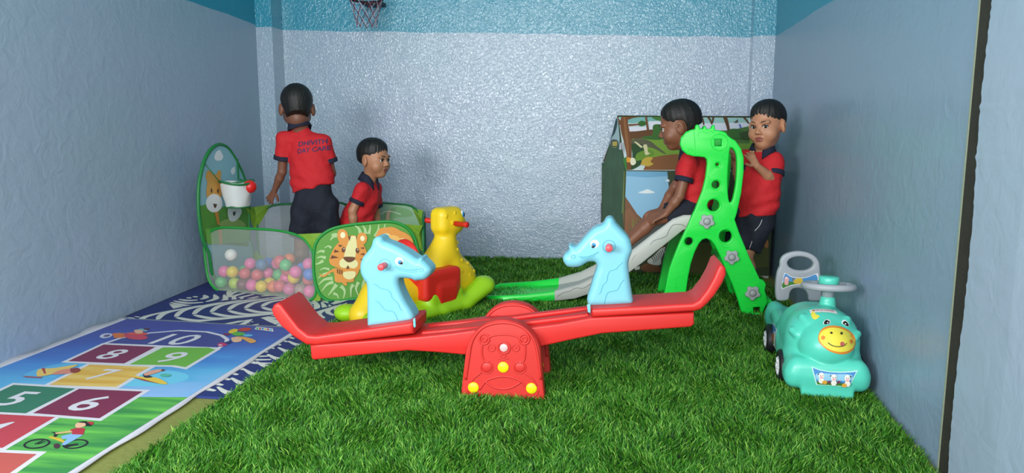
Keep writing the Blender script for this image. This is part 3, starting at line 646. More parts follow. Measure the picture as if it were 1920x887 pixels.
def horse(outl, ox, oy, sc, eye, hd, lines, nostril, tab):
    Ym = 2.185; P = o3(S(outl, 3), Ym-.012, ox, oy, sc); g = lambda pts, Y=None: o3(pts, Y or Ym-.046, ox, oy, sc)
    h = link('horse_head', poly_me(P, Ym, .047, .022, .0023), SKY_, see)
    yf = Ym-.047; hb = bvh_of(h)
    def pj(p, up=0.0):
        q = hb.ray_cast(EYEP, (V(p)-EYEP).normalized()); return (q[0]+q[1]*up) if q[0] is not None else V(p)
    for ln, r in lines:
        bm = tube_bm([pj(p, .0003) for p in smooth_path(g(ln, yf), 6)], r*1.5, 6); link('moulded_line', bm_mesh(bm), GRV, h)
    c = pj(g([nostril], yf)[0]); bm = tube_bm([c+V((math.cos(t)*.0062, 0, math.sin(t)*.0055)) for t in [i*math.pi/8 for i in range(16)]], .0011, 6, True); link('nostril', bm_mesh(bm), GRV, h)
    # eye
    (ex, ey), (ix, iy), (px, py) = eye; c = pj(g([(ex, ey)], yf)[0], -.0012)
    e = link('eye', bm_mesh(ball_bm(c, (.0140, .004, .0135), 20, 10)), plastic('eye_white', 'eeF2f2', .3), h)
    link('iris', bm_mesh(ball_bm(pj(g([(ix, iy)], yf)[0])+V((0, -.0016, 0)), (.0074, .0018, .008), 18, 8)), plastic('eye_blue', '1d86bd', .3), e)
    link('pupil', bm_mesh(ball_bm(pj(g([(px, py)], yf)[0])+V((0, -.0030, 0)), (.0045, .0014, .0048), 14, 8)), plastic('eye_black', '10141c', .2), e)
    link('eye_glint', bm_mesh(ball_bm(pj(g([(px-6, py-6)], yf)[0])+V((0, -.0046, 0)), (.0012, .0006, .0012), 8, 6)), plastic('eye_white', 'eeF2f2', .3), e)
    # handle bar through the head
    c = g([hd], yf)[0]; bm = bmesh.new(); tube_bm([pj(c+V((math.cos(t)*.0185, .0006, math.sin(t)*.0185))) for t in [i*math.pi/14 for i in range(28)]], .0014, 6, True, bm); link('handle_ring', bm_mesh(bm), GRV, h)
    bm = lathe_bm(c+V((0, .094+.045, 0)), (0, -1, 0), [(.0095, 0), (.0105, .002), (.0105, .030), (.0092, .035), (.0092, .148), (.0105, .153), (.0105, .182), (.0095, .184), (0, .184)], 18)
    link('handle', bm_mesh(bm), plastic('handle_red', 'e8525a', .35), h)
    link('tab', slab_me(o3(tab, 2.096, ox, oy, sc), [], (0, 2.09, 0), (0, -1, 0), .008, .002), SKY_, h, smooth=None)
horse(hl, 660, 430, 4.67, ((413, 280), (420, 286), (433, 293)), (288, 312), [([(185, 478), (215, 488), (250, 515), (310, 530), (340, 560), (352, 600), (400, 645), (420, 690), (440, 710)], .0009), ([(205, 627), (240, 645), (275, 690), (310, 713), (350, 715), (380, 745), (398, 790)], .0009), ([(375, 325), (430, 345), (500, 355), (575, 350)], .0011), ([(395, 350), (440, 362), (500, 372), (570, 370)], .0008)], (608, 355), [(538, 785), (556, 770), (562, 850), (548, 860), (540, 840)])
horse(hr, 1040, 400, 4.435, ((333, 255), (326, 262), (319, 274)), (452, 275), [([(562, 410), (530, 440), (510, 462), (460, 480), (440, 520), (435, 560), (400, 600), (385, 650), (370, 670)], .0009), ([(575, 552), (545, 590), (520, 635), (450, 655), (430, 680), (412, 748)], .0009), ([(205, 360), (250, 362), (300, 352), (365, 322)], .0011), ([(220, 372), (260, 374), (300, 365), (340, 348)], .0008)], (154, 360), [(268, 760), (285, 750), (298, 752), (300, 820), (290, 828), (275, 815)])

# ================================================================== rocking bird
Du = V((math.cos(math.radians(57)), math.sin(math.radians(57)), 0)); Dv = V((-Du.y, Du.x, 0)); DC = V((-.80, 3.08, 0)); DR = Matrix((Du, Dv, V((0, 0, 1)))).transposed()
D = lambda u, v, w: DC+Du*u+Dv*v+V((0, 0, w))
duck = thing('rocking_bird', 'yellow rocking bird with red seat and lime green runners behind the seesaw', 'rocking toy', DC)
DY = plastic('duck_yellow', 'ecc91c', .38); DL = plastic('duck_lime', '9bd01c', .4); DRd = plastic('duck_red', 'd4261c', .42)
F = Field((-1.25, 2.65, -.01), (-.4, 3.6, .55), .006)
F.cone(D(.13, 0, .20), D(.13, 0, .36), .055, .042, .02); F.cone(D(.13, 0, .24), D(.20, 0, .13), .055, .085, .04); F.cone(D(.20, 0, .14), D(.235, 0, .11), .075, .06, .03)
F.cone(D(-.26, 0, .12), D(.15, 0, .11), .075, .075, .03); F.cone(D(-.27, 0, .12), D(-.35, .0, .055), .065, .06, .04); F.cone(D(.12, 0, .31), D(.03, 0, .17), .045, .075, .03)
F.box(D(.135, 0, .405), (.072, .05, .062), .035, DR, .02); F.ell(D(.215, 0, .385), (.035, .035, .018), DR, .012); F.ell(D(.16, 0, .40), (.07, .058, .05), DR, .03)
body = link('body', relax(F.mesh()), DY, duck)
F = Field((-1.25, 2.65, -.01), (-.35, 3.6, .3), .006)
for s in (-1, 1):
    pts = [(-.36, .055, .042), (-.2, .035, .034), (0, .034, .034), (.14, .042, .042), (.265, .095, .055)]
    for (a, za, ra), (b, zb, rb) in zip(pts, pts[1:]): F.cone(D(a, s*.095, za-.006), D(b, s*.095, zb-.006), ra+.014, rb+.010, .02, flat=(tuple((Du*(za-zb)+V((0, 0, b-a))).normalized()), .68))
F.box(D(-.02, 0, .045), (.25, .1, .03), .02, DR, .02); F.box(D(.02, 0, .085), (.11, .125, .04), .03, DR, .03)
base = link('runner_base', relax(F.mesh()), DL, duck)
bm = bmesh.new()
rb_ = bvh_of(base)
for s in (-1, 1):
    for k in range(6):
        tube_bm([rb_.ray_cast(D(.18+k*.015, s*.095+q*.006, .5), V((0, 0, -1)))[0] or D(.18+k*.015, s*.095, .1) for q in (-4, -2, 0, 2, 4)], .0018, 6, False, bm)
g = link('tread_ribs', bm_mesh(bm), DL, base); g['kind'] = 'stuff'
F = Field((-1.2, 2.75, .02), (-.4, 3.5, .45), .005)
F.box(D(.0, 0, .145), (.112, .122, .066), .022, DR, .02); F.box(D(.02, 0, .095), (.065, .128, .055), .025, DR, .02); F.ell(D(-.115, 0, .235), (.026, .098, .112), DR, .015)
F.ell(D(.02, 0, .25), (.10, .07, .05), DR, .02, 's')
link('seat', relax(F.mesh()), DRd, duck, label='red seat with raised backrest')
for s in (-1, 1):
    c = D(.135, s*.052, .395); bm = lathe_bm(c, Dv*s, [(.012, -.01), (.012, .07), (.0135, .072), (.0135, .08), (.012, .082), (0, .082)], 16)
    link('handle', bm_mesh(bm), DRd, duck)
    c = D(.188, s*.046, .43); q = ball_bm(c, (.015, .009, .019), 18, 10, DR); e = link('eye', bm_mesh(q), plastic('eye_white', 'eef2f2', .3), duck)
    link('iris', bm_mesh(ball_bm(c+Du*.004+Dv*s*.005, (.010, .006, .014), 16, 8, DR)), plastic('eye_blue', '1d86bd', .3), e); link('pupil', bm_mesh(ball_bm(c+Du*.006+Dv*s*.009, (.005, .003, .009), 12, 8, DR)), plastic('eye_black', '10141c', .2), e)
bm = bmesh.new(); vb = bvh_of(body)
for k, (u_, w_) in enumerate([(.17, .30), (.2, .25), (.15, .27), (.21, .2), (.17, .22), (.24, .16), (.2, .15), (.16, .17), (.12, .40), (.09, .43), (.14, .44)]):
    h = vb.ray_cast(D(u_, -.4, w_), Dv)
    if h[0]: ball_bm(h[0], (.009, .003, .011), 12, 8, DR, bm)
g = link('raised_spots', bm_mesh(bm), DY, body); g['kind'] = 'stuff'

# ================================================================== giraffe slide
GR = plastic('bright_green_plastic', '1ae044', .33, .05, 150); GY = plastic('pale_grey_plastic', 'b9bab2', .45); NUT = plastic('nut_grey', 'a5aaa8', .5)
slide = thing('giraffe_slide', 'bright green giraffe shaped slide with a pale grey chute', 'slide', (.2, 3.42, 0))
gir = [(1394, 591), (1389, 582), (1383, 561), (1373.8, 534.9), (1362, 508.9), (1349, 478), (1339.5, 459), (1332.4, 450.9), (1324, 447.5), (1317, 450), (1311, 456.8), (1302.8, 473.4), (1295.7, 494.7), (1291, 518), (1287.5, 542), (1281, 588), (1275, 592), (1244, 592), (1239, 586), (1242, 565), (1246.7, 545), (1250.8, 522.5), (1255.5, 503), (1263.8, 480.5), (1274.4, 454.4), (1288.6, 426), (1299.3, 400), (1301.6, 396.5), (1309.7, 376), (1316.8, 358), (1322.9, 333.6), (1326, 307), (1325.3, 299), (1320.9, 295), (1311, 294), (1300.6, 293.4), (1288.4, 290), (1279.3, 281.9), (1275.2, 270.7), (1277, 258.5), (1286.4, 247.4), (1295, 243.5), (1303.5, 242), (1304.2, 236.2), (1307, 233.2), (1310.7, 234.6), (1313, 240.8), (1318.2, 241.5), (1320, 237), (1323.9, 237), (1326, 242), (1333, 241), (1336, 234.5), (1340, 234), (1341.5, 243.5), (1349, 244.5), (1355.5, 246), (1361.4, 248.4), (1365, 254), (1370, 258), (1379.7, 264), (1389.8, 278.3), (1394.9, 295), (1395, 321.4), (1390.3, 362), (1382, 400), (1378, 411.8), (1386, 435.5), (1404.6, 480.5), (1424.7, 523.5), (1431.8, 526.2), (1436.8, 533), (1434.5, 544), (1440, 565.7), (1430, 588), (1424, 592)]
hole = [(1369.5, 276.8), (1377.6, 282.9), (1381.3, 295), (1381.7, 317.4), (1379.7, 345.8), (1374.6, 372), (1371, 379.2), (1367.5, 378.2), (1365, 362), (1364.5, 333.6), (1366.5, 301)]
def giraffe(dy, dx=0.0):
    d = V((dx, dy, 0)); f = lambda pts, Y=3.2: [p+d for p in o3(pts, Y)]
    P = f(gir); H = [f(S(hole, 2)), f([(1340.5, 261.5), (1353.3, 261.5), (1353.3, 274), (1340.5, 274)])]+[f(E(cx, cy, r, n=18)) for cx, cy, r in ((1345.2, 308.6, 3.2), (1342.6, 346.4, 7.4), (1338, 385.3, 11.4), (1360.8, 443.3, 12), (1291.7, 453, 7.6))]+[f([(1413, 577), (1426, 576), (1426, 587), (1413, 587.5)])]
    for q in P: q.z = max(q.z, .004)
    s = link('side_panel', slab_me(P, H, P[0], (0, -1, 0), .034, .006, 3), GR, slide, smooth=None)
    if dy: return s
    def ln(pts, r=.0013, closed=False, nm='moulded_line'): link(nm, bm_mesh(tube_bm(smooth_path(f(pts, 3.2), 5, closed), r, 6, closed)), GR, s)
    for cx, cy, r in ((1345.2, 308.6, 6), (1342.6, 346.4, 10), (1338, 385.3, 14.5), (1360.8, 443.3, 15), (1291.7, 453, 10)): ln(E(cx, cy, r, n=14), .002, True, 'hole_rim')
    ln(E(1348.5, 267, 15.5, n=16), .002, True, 'hole_rim'); ln([(1300.6, 243), (1302.5, 262), (1303, 280), (1301.5, 293)], .0014)
    ln([(1281, 258), (1284, 251), (1292, 247)], .0014); ln([(1290, 284), (1291, 280), (1297, 279.5), (1299, 284)]); ln([(1309, 256), (1310, 249), (1320, 247), (1325, 250), (1332, 246), (1338, 249)])
    for p in ([(1354, 292), (1358, 286), (1363, 283)], [(1354, 292), (1356, 297), (1362, 299)], [(1352, 360), (1356, 364), (1362, 366)], [(1325, 330), (1330, 333)], [(1313, 395), (1318, 391), (1322, 386)], [(1357, 413), (1362, 407), (1369, 410), (1371, 418), (1365, 426), (1358, 422)], [(1300, 426), (1306, 421), (1309, 425)],
              [(1266, 500), (1270, 494), (1278, 488)], [(1259, 512), (1268, 511), (1277, 507), (1282, 499)], [(1267, 541), (1268, 522), (1272, 516), (1290, 514)], [(1258, 521), (1264, 522), (1268, 518)], [(1252, 536), (1262, 537), (1272, 539)],
              [(1398, 497), (1404, 495), (1408, 500), (1406, 508), (1400, 510), (1397, 504)], [(1375, 522), (1378, 514), (1392, 513), (1410, 516), (1417, 521)], [(1377, 528), (1392, 534), (1406, 536), (1423, 528)], [(1365, 470), (1372, 468), (1378, 464)], [(1402, 578), (1408, 570), (1418, 567), (1426, 570), (1430, 577)], [(1407, 582), (1410, 574), (1418, 571)],
              [(1392, 546), (1388, 555), (1384, 558)], [(1334, 425), (1328, 432), (1322, 436)], [(1350, 455), (1356, 463), (1366, 464)]): ln(p)
    return s
giraffe(0); giraffe(.40, .012)
for cx, cy in ((1324.9, 414.7), (1371.5, 481.7), (1410.5, 548.6)):
    c = at(cx, cy, 3.199); P = []
    for k in range(5):
        a0 = math.pi/2+k*2*math.pi/5+.63
        for da, r in ((-.42, .0262), (-.2, .0335), (.2, .0335), (.42, .0262)): P.append(c+V((math.cos(a0+da)*r, 0, math.sin(a0+da)*r)))
    nu = link('star_nut', slab_me(P, [], c+V((0, -.014, 0)), (0, -1, 0), .014, .003, 2), NUT, slide, smooth=None)
    link('nut_ring', bm_mesh(tube_bm([c+V((math.cos(t)*.015, -.014, math.sin(t)*.015)) for t in [i*math.pi/12 for i in range(24)]], .0014, 6, True)), plastic('nut_dark', '6d7371', .5), nu)
    link('nut_boss', bm_mesh(lathe_bm(c+V((0, -.012, 0)), (0, -1, 0), [(.012, 0), (.012, .005), (.010, .007), (0, .007)], 18)), NUT, nu)
for cx, cy, w_ in ((1330, 418, .13), (1368, 484, .12), (1406, 550, .12)):
    c = at(cx, cy, 3.42); link('step', bm_mesh(box_bm((c.x, 3.415, c.z), (w_, .375, .03), None, .008)), GR, slide)
CY0, CY1 = 3.245, 3.585
st = [((1312, 403), (1304, 423)), ((1282, 403.5), (1280, 432)), ((1262, 410.5), (1255, 452)), ((1242, 425.6), (1232, 470)), ((1221, 441), (1205, 492)), ((1184, 470), (1175, 514)), ((1155, 493), (1145, 531)), ((1120, 516), (1111, 549)), ((1085, 533), (1078, 560)), ((1040, 545.5), (1040, 564.5))]
sg = [((1040, 545.5), (1040, 564.5)), ((1015, 549), (1015, 565.5)), ((985, 552.5), (985, 566)), ((945, 555), (945, 566)), ((920, 556), (920, 566)), ((911, 558), (911, 565))]
def chute(st, green=False):
    bm = bmesh.new(); rings = []
    for i, (t, b) in enumerate(st):
        Yn = CY0+(.055*min(1, max(0, (1240-t[0])/200))); Yf = CY1+.04*min(1, max(0, (1240-t[0])/200))
        tp, bt = at(*t, Yn), at(*b, Yn); bt.z = max(bt.z, .004); tp.z = max(tp.z, .02); ins = 0
        if green and i >= len(st)-2: ins = .03 if i == len(st)-1 else .012
        fl_ = .32; y0, y1 = Yn+ins, Yf-ins
        sec = [(y0+.004, 0), (y0, .1), (y0, .85), (y0+.004, .97), (y0+.012, 1), (y0+.020, .95), (y0+.026, .8), (y0+.036, fl_+.06), (y0+.055, fl_), (y1-.055, fl_), (y1-.036, fl_+.06), (y1-.026, .8), (y1-.020, .95), (y1-.012, 1), (y1-.004, .97), (y1, .85), (y1, .1), (y1-.004, 0)]
        rings.append([bm.verts.new(V((bt.x+(tp.x-bt.x)*q, y, bt.z+(tp.z-bt.z)*q))) for y, q in sec])
    for A, B in zip(rings, rings[1:]):
        n = len(A)
        for k in range(n): bm.faces.new((A[k], B[k], B[(k+1) % n], A[(k+1) % n]))
    bm.faces.new(rings[0]); bm.faces.new(rings[-1][::-1]); me = bm_mesh(bm); sharp(me, 50); return me
ch = link('chute', chute(st), GY, slide, smooth=None, label='pale grey chute'); eg = link('chute_end', chute(sg, True), GR, slide, smooth=None, label='bright green run-out end of the chute')
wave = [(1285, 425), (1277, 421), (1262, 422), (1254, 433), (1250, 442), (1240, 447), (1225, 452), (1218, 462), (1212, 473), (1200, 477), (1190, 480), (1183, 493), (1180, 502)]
link('wavy_groove_shade', bm_mesh(tube_bm(smooth_path([at(x, y, CY0-.0005+.055*min(1, max(0, (1240-x)/200))) for x, y in wave], 5), .0013, 6)), plastic('groove_shade_grey', '6f6f68', .6), ch)  # no cut groove: dark tube paints the groove's shade on the rail
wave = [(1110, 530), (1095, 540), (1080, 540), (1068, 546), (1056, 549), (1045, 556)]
link('wavy_groove_shade', bm_mesh(tube_bm(smooth_path([at(x, y, CY0-.0005+.055*min(1, max(0, (1240-x)/200))) for x, y in wave], 5), .0013, 6)), plastic('groove_shade_grey', '6f6f68', .6), ch)
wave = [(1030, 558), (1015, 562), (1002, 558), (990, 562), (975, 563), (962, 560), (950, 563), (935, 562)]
link('wavy_groove_shade', bm_mesh(tube_bm(smooth_path([at(x, y, 3.2995) for x, y in wave], 5), .0011, 6)), plastic('groove_shade_green', '0f8f2c', .6), eg)  # groove shade again, as a darker green tube on the run-out

# ================================================================== painted playhouse
house = thing('playhouse', 'painted play house with jungle and dinosaur scenes standing behind the slide', 'play house', (.45, 4.25, 0))
FLc, FRc, BLc, BRc, RLc, RRc = V((.10, 4.07, 0)), V((.905, 4.07, 0)), V((-.03, 4.42, 0)), V((.91, 4.42, 0)), V((.054, 4.25, .90)), V((.80, 4.25, .893)); EZ = V((0, 0, .595))
def panel(name, pts, m, th=.01):
    bm = bmesh.new(); f = bm.faces.new([bm.verts.new(p) for p in pts]); bm.normal_update(); n = f.normal.copy(); cen = sum((V(p) for p in pts), V())/len(pts)
    if n.dot(cen-V((.45, 4.25, .4))) < 0: n = -n
    r = bmesh.ops.extrude_face_region(bm, geom=[f]); bmesh.ops.translate(bm, vec=-n*th, verts=[e for e in r['geom'] if isinstance(e, bmesh.types.BMVert)])
    return link(name, bm_mesh(bm), m, house, smooth=False), n
mural = mat('mural_dark_green', '2f3f1e', .55, bump=.15, bscale=60, var=.45, vscale=9)
gableM = mat('mural_grey_green', '4c6a4c', .6, var=.35, vscale=12)
fw, nf = panel('front_wall', [FLc, FRc, FRc+EZ, FLc+EZ], mural); lw, nl = panel('side_wall', [FLc, BLc, BLc+EZ, RLc, FLc+EZ], gableM)
panel('back_wall', [BLc, BRc, BRc+EZ, BLc+EZ], mural); panel('side_wall', [FRc, BRc, BRc+EZ, RRc, FRc+EZ], gableM)
rf, nr = panel('roof_panel', [FLc+EZ, FRc+EZ, RRc, RLc], mat('mural_sky', 'cddcdc', .5, var=.12, vscale=14), .006); panel('roof_panel', [BLc+EZ, BRc+EZ, RRc, RLc], mural, .006)
link('base_rail', bm_mesh(box_bm((.82, 4.068, .008), (.16, .02, .012), None, .002)), mat('white_tape', 'c9c4b8', .6), house)
nr = nr if nr.y < 0 else -nr; q1 = lambda p: T(p, 1100, 200, 4.435); q2 = lambda p: T(p, 1180, 180, 3.697)
rfm = lambda x, y: onpl(x, y, RLc, nr)
R_ = [('e6e2ea', q1([(350, 170), (500, 170), (520, 215), (360, 215)])), ('7fb6ae', q1([(255, 85), (640, 85), (640, 112), (360, 140)])), ('e6e2ea', q1([(520, 120), (640, 130), (640, 180), (520, 195)])),
      ('9ec6bd', q2([(500, 152), (830, 152), (830, 185), (500, 190)])), ('dfe0ea', q2([(500, 190), (830, 185), (830, 215), (700, 245), (500, 240)])),
      ('6a4526', S(q1([(350, 215), (420, 205), (560, 190), (640, 200), (640, 275), (480, 280), (370, 280)]))), ('7f9f35', q1([(380, 270), (480, 262), (760, 262), (1400, 262), (1400, 420), (700, 410), (520, 430), (390, 470), (380, 330)])),
      ('54783a', q2([(480, 240), (700, 240), (830, 210), (835, 330), (480, 330)])), ('3f6b2c', S(q1([(550, 165), (580, 148), (640, 165), (640, 270), (480, 270), (470, 250), (545, 235)]))), ('3c6a2b', S(q1([(430, 135), (455, 118), (490, 130), (488, 155), (450, 165), (425, 150)]))), ('4a7a33', S(q1([(545, 88), (640, 88), (640, 130), (600, 118), (570, 110)]))),
      ('8a5730', q1([(470, 535), (520, 430), (620, 410), (720, 398), (1450, 398), (1500, 535)])), ('2f4a26', S(q1([(375, 300), (470, 310), (500, 380), (440, 420), (460, 470), (390, 520), (320, 530), (330, 480), (380, 420)]))),
      ('6a8f30', S(q1([(420, 390), (520, 360), (560, 400), (470, 440), (410, 450)]))),
      ('5f5d44', S(q1([(372, 285), (430, 265), (520, 285), (580, 330), (655, 390), (640, 392), (560, 350), (500, 335), (430, 310), (380, 310)]))), ('d9cfa0', S(q1([(470, 325), (500, 320), (510, 380), (530, 390), (490, 405), (480, 370)]))), ('d9cfa0', q1([(395, 290), (420, 300), (470, 340), (450, 345), (400, 302)])),
      ('c9a63f', S(q1([(450, 485), (470, 440), (510, 420), (550, 430), (530, 460), (555, 480), (510, 500), (480, 490)]))),
      ('7a4a28', S(q1([(290, 85), (335, 85), (345, 160), (370, 280), (372, 420), (365, 525), (330, 525), (335, 430), (310, 300), (280, 180)]))), ('94613a', S(q1([(305, 90), (318, 90), (345, 280), (350, 420), (340, 420), (322, 280)]))), ('7a4a28', S(q1([(255, 90), (300, 150), (300, 190), (262, 130)]))), ('7a4a28', q1([(330, 88), (450, 84), (380, 98), (345, 112)])), ('7a4a28', q1([(345, 150), (430, 145), (440, 155), (350, 165)])),
      ('7a4a28', q1([(484, 84), (500, 84), (518, 200), (500, 200)])), ('e59a35', S(q1([(325, 432), (365, 428), (370, 462), (335, 465)]))), ('efe3c4', S(q1([(365, 435), (395, 432), (410, 470), (385, 492), (365, 478)]))), ('3f7a35', q1([(300, 440), (330, 420), (335, 530), (322, 535)]))]
for a, b in (((500, 150), (515, 205)), ((545, 150), (570, 195)), ((580, 150), (568, 200)), ((655, 150), (685, 250)), ((668, 150), (692, 248)), ((790, 150), (825, 195))): R_.append(('5b3a22', q2(stroke([a, ((a[0]+b[0])/2+3, (a[1]+b[1])/2), b], 14, 9))))
R_ += [('5a5a48', q2([(720, 190), (750, 165), (752, 190)])), ('6a6fc0', q2([(756, 200), (768, 200), (780, 232), (765, 225)])), ('3f6b2c', S(q2([(690, 240), (740, 232), (800, 250), (830, 245), (830, 300), (690, 290)]))), ('3a4d22', q2([(760, 262), (832, 240), (832, 310), (770, 300)]))]
R_ = [(c, [p for p in poly]) for c, poly in R_]
# keep the print inside the roof
def cliproof(poly):
    return [(min(x, 1404 if y < 235 else 1430), max(y, 219.5)) for x, y in poly]
decal('roof_print', rf, rfm, nr, [(c, [(x, min(y, 319)) for x, y in cliproof(p)]) for c, p in R_], step=.0002)
q3 = lambda p: T(p, 1100, 380, 4.93); q4 = lambda p: T(p, 1180, 400, 4.032)
fwm = lambda x, y: onpl(x, y, FLc, (0, -1, 0))
Fp = [('5f6f33', q1([(310, 535), (335, 535), (318, 887), (290, 887)])), ('7d4f31', [(1171, 368), (1181, 381), (1195, 402), (1214, 420), (1240, 440), (1245, 465), (1174, 465)]), ('8a5a38', [(1168, 400), (1180, 390), (1195, 410), (1198, 450), (1170, 455)]),
      ('8fc0de', [(1174.4, 321), (1251, 322), (1256, 371), (1268, 372), (1262, 385), (1241, 391), (1214, 418.5), (1195, 402), (1181, 381), (1172.5, 369)]), ('6ea9cc', [(1174.4, 321), (1251, 322), (1252, 330), (1213, 333), (1174, 330)]), ('e8eef0', S(q1([(428, 715), (470, 700), (505, 686), (540, 700), (568, 715), (500, 722)]))),
      ('e3e8ec', S(q1([(655, 612), (680, 604), (690, 622), (665, 622)])))]
tuft = [('8a8c3c' if k % 2 else '5a6a2a', stroke([(1186+k*1.5, 446), (1184+k*2.0+((k*7) % 5-2), 430-(k*5) % 9), (1181+k*2.7+((k*5) % 7-3), 416-(k*7) % 13)], 2.4, .4)) for k in range(14)]
Fp += tuft; nF = len(Fp)
Fp += [('7a4d2b', S(q3([(500, 590), (560, 560), (640, 570), (680, 600), (680, 640), (560, 640), (510, 620)]))), ('d8d6cc', S(q3([(560, 540), (620, 490), (680, 430), (722, 410), (722, 450), (690, 520), (680, 575), (600, 570)]))), ('d8d6cc', q3([(440, 600), (490, 585), (490, 615), (450, 625)]))]
Fp += [('17170f', q3(stroke([(600+k*16, 505-k*12), (618+k*15, 530-k*12), (622+k*14, 562-k*10)], 7, 3))) for k in range(8)]
Fp += [('b8924a', S(T([(400, 320), (420, 260), (455, 275), (470, 340), (440, 385), (405, 350)], 1340, 380, 4.929))), ('a8743f', S(T([(440, 350), (490, 345), (495, 410), (465, 415)], 1340, 380, 4.929))), ('5c5a20', [(1285, 470), (1300, 455), (1350, 455), (1350, 520), (1285, 520)]), ('4b551f', [(1395, 470), (1441, 465), (1441, 500), (1400, 505)])]
decal('wall_print', fw, fwm, (0, -1, 0), Fp[:nF], step=.0002); [decal(nm_, fw, fwm, (0, -1, 0), Fp[a_:b_], step=.0002) for nm_, a_, b_ in (('zebra_print', nF, nF+11), ('flower_print', nF+11, nF+13), ('bush_print', nF+13, nF+14), ('bush_print', nF+14, nF+15))]
nl = nl if nl.x < 0 else -nl; lwm = lambda x, y: onpl(x, y, FLc, nl)
Gp = [('b9d2d4', q1([(250, 90), (262, 110), (275, 260), (262, 480), (170, 465), (165, 400), (200, 280)])), ('2f4f50', S(q1([(245, 100), (258, 130), (240, 210), (215, 250), (200, 270), (215, 220)]))), ('7a5a45', q1([(185, 325), (205, 330), (175, 380), (165, 460), (136, 455)])), ('59625c', S(q1([(200, 290), (225, 272), (262, 285), (265, 330), (240, 390), (205, 390)]))),
      ('d9bf52', q1([(217, 292), (255, 290), (254, 326), (216, 328)])), ('cdb750', q1([(214, 340), (250, 338), (249, 366), (213, 368)])), ('e2e4e6', q1([(172, 390), (262, 398), (262, 480), (172, 466)])), ('e6e2ea', S(q1([(275, 320), (300, 300), (310, 380), (298, 430), (275, 440)]))), ('3e7240', q1([(130, 465), (215, 478), (200, 620), (170, 700), (160, 880), (126, 880)])),
      ('2a4a36', S(q1([(215, 480), (300, 470), (310, 560), (285, 700), (270, 880), (230, 880), (215, 650)]))), ('39413b', S(q1([(250, 730), (268, 760), (275, 887), (240, 887)]))), ('4e5a4e', q1([(160, 720), (172, 700), (176, 887), (155, 887)])), ('44524a', q3([(137, 0), (310, 0), (300, 180), (137, 180)])), ('2f3a33', q3([(175, 0), (190, 90), (182, 160), (165, 60)])), ('6f6b55', q3([(205, 80), (218, 90), (214, 130), (204, 120)]))]
decal('gable_print', lw, lwm, nl, Gp, step=.0002)
edge = bmesh.new()
for a, b in ((FLc+EZ, RLc), (RLc, RRc), (RRc, FRc+EZ), (FLc, FLc+EZ)): tube_bm([a, b], .003, 6, False, edge)
link('edge_tape', bm_mesh(edge), mat('mural_edge', '3c4a24', .6), house)['kind'] = 'stuff'

# ================================================================== basketball net above
net = thing('basketball_hoop', 'basketball hoop with a red and white string net high on the back wall', 'basketball hoop', at(690, -14, 4.28))
hc = at(686, -2, 4.28); HR = .1
link('rim', bm_mesh(tube_bm([hc+V((math.cos(t)*HR, math.sin(t)*HR, .0)) for t in [i*math.pi/16 for i in range(32)]], .007, 8, True)), mat('rim_dark', '2a1c24', .5), net)
link('bracket', bm_mesh(box_bm(hc+V((0, .15, -.004)), (.12, .11, .022), None, .003)), mat('rim_dark', '2a1c24', .5), net)
link('backboard', bm_mesh(box_bm((hc.x, YB-.012, hc.z+.21), (.42, .016, .30), None, .004)), mat('board_white', 'c8c8cc', .5), net)
def netobj(name, m, off):
    bm = bmesh.new(); N = 10; lv = [(HR, 0), (.085, .045), (.075, .085), (.066, .125), (.06, .16)]
    P = [[hc+V((math.cos(2*math.pi*(k+(.5 if j % 2 else 0))/N)*r, math.sin(2*math.pi*(k+(.5 if j % 2 else 0))/N)*r, -z)) for k in range(N)] for j, (r, z) in enumerate(lv)]
    for j in range(len(lv)-1):
        for k in range(N):
            for kk in ((k, (k-1) % N) if j % 2 == 0 else (k, (k+1) % N)):
                if (k+kk+j+off) % 2: tube_bm([P[j][k], P[j+1][kk]], .0019, 5, False, bm)
    for j in range(1, len(lv)):
        for k in range(N):
            if (k+j+off) % 2: ball_bm(P[j][k], .0038, 6, 5, None, bm)
    o = link(name, bm_mesh(bm), m, net); o['kind'] = 'stuff'
netobj('net_cord', mat('net_red', '7c2338', .7), 0); netobj('net_cord', mat('net_white', 'b9b2c4', .7), 1)

# ================================================================== pop-up ball pit
A_, V_, W_, U_, T_, B_ = V((-2.0, 3.37, 0)), V((-1.352, 3.195, 0)), V((-.885, 3.375, 0)), V((-1.0, 3.85, 0)), V((-1.47, 4.12, 0)), V((-1.99, 3.83, 0))
pit = thing('ball_pit', 'green framed pop-up ball pit with mesh and tiger panels standing on the rug', 'ball pit', (-1.45, 3.65, 0))
RIM = mat('green_piping', '1f8f38', .5, bump=.3, bscale=200); LIME = mat('lime_fabric', 'a4d24a', .6, bump=.5, bscale=26); DRIM = mat('dark_green_piping', '17703a', .5)
NETM = sheer('grey_netting', 'cdd2cc', .27); NETB = sheer('pale_netting', 'b9cdc0', .55); PRT = sheer('printed_fabric', '5c9c34', .97)
def pnorm(a, b):
    d = (b-a).normalized(); n = V((d.y, -d.x, 0)); c = V((-1.45, 3.65, 0)); return n if (a-c).dot(n) > 0 else -n
def rim_panel(pts3, n, fabric, rimm, r=.0085, closed=True, label=None):
    n = V(n); f = bmesh.new(); fc = f.faces.new([f.verts.new(p) for p in pts3]); bmesh.ops.triangulate(f, faces=[fc])
    pa = link('fabric_panel', bm_mesh(f), fabric, pit, smooth=False, label=label)
    link('piping', bm_mesh(tube_bm(pts3, r, 8, True, flat=.75)), rimm, pa); return pa
def s3(pts, f, n=3): return [f(x, y) for x, y in S(pts, n)]
q5 = lambda p: T(p, 360, 410, 5.22); q6 = lambda p: T(p, 580, 370, 4.222); q7 = lambda p: T(p, 360, 260, 4.4375)
nAV = pnorm(A_, V_); fAV = lambda x, y: onpl(x, y, A_, nAV)
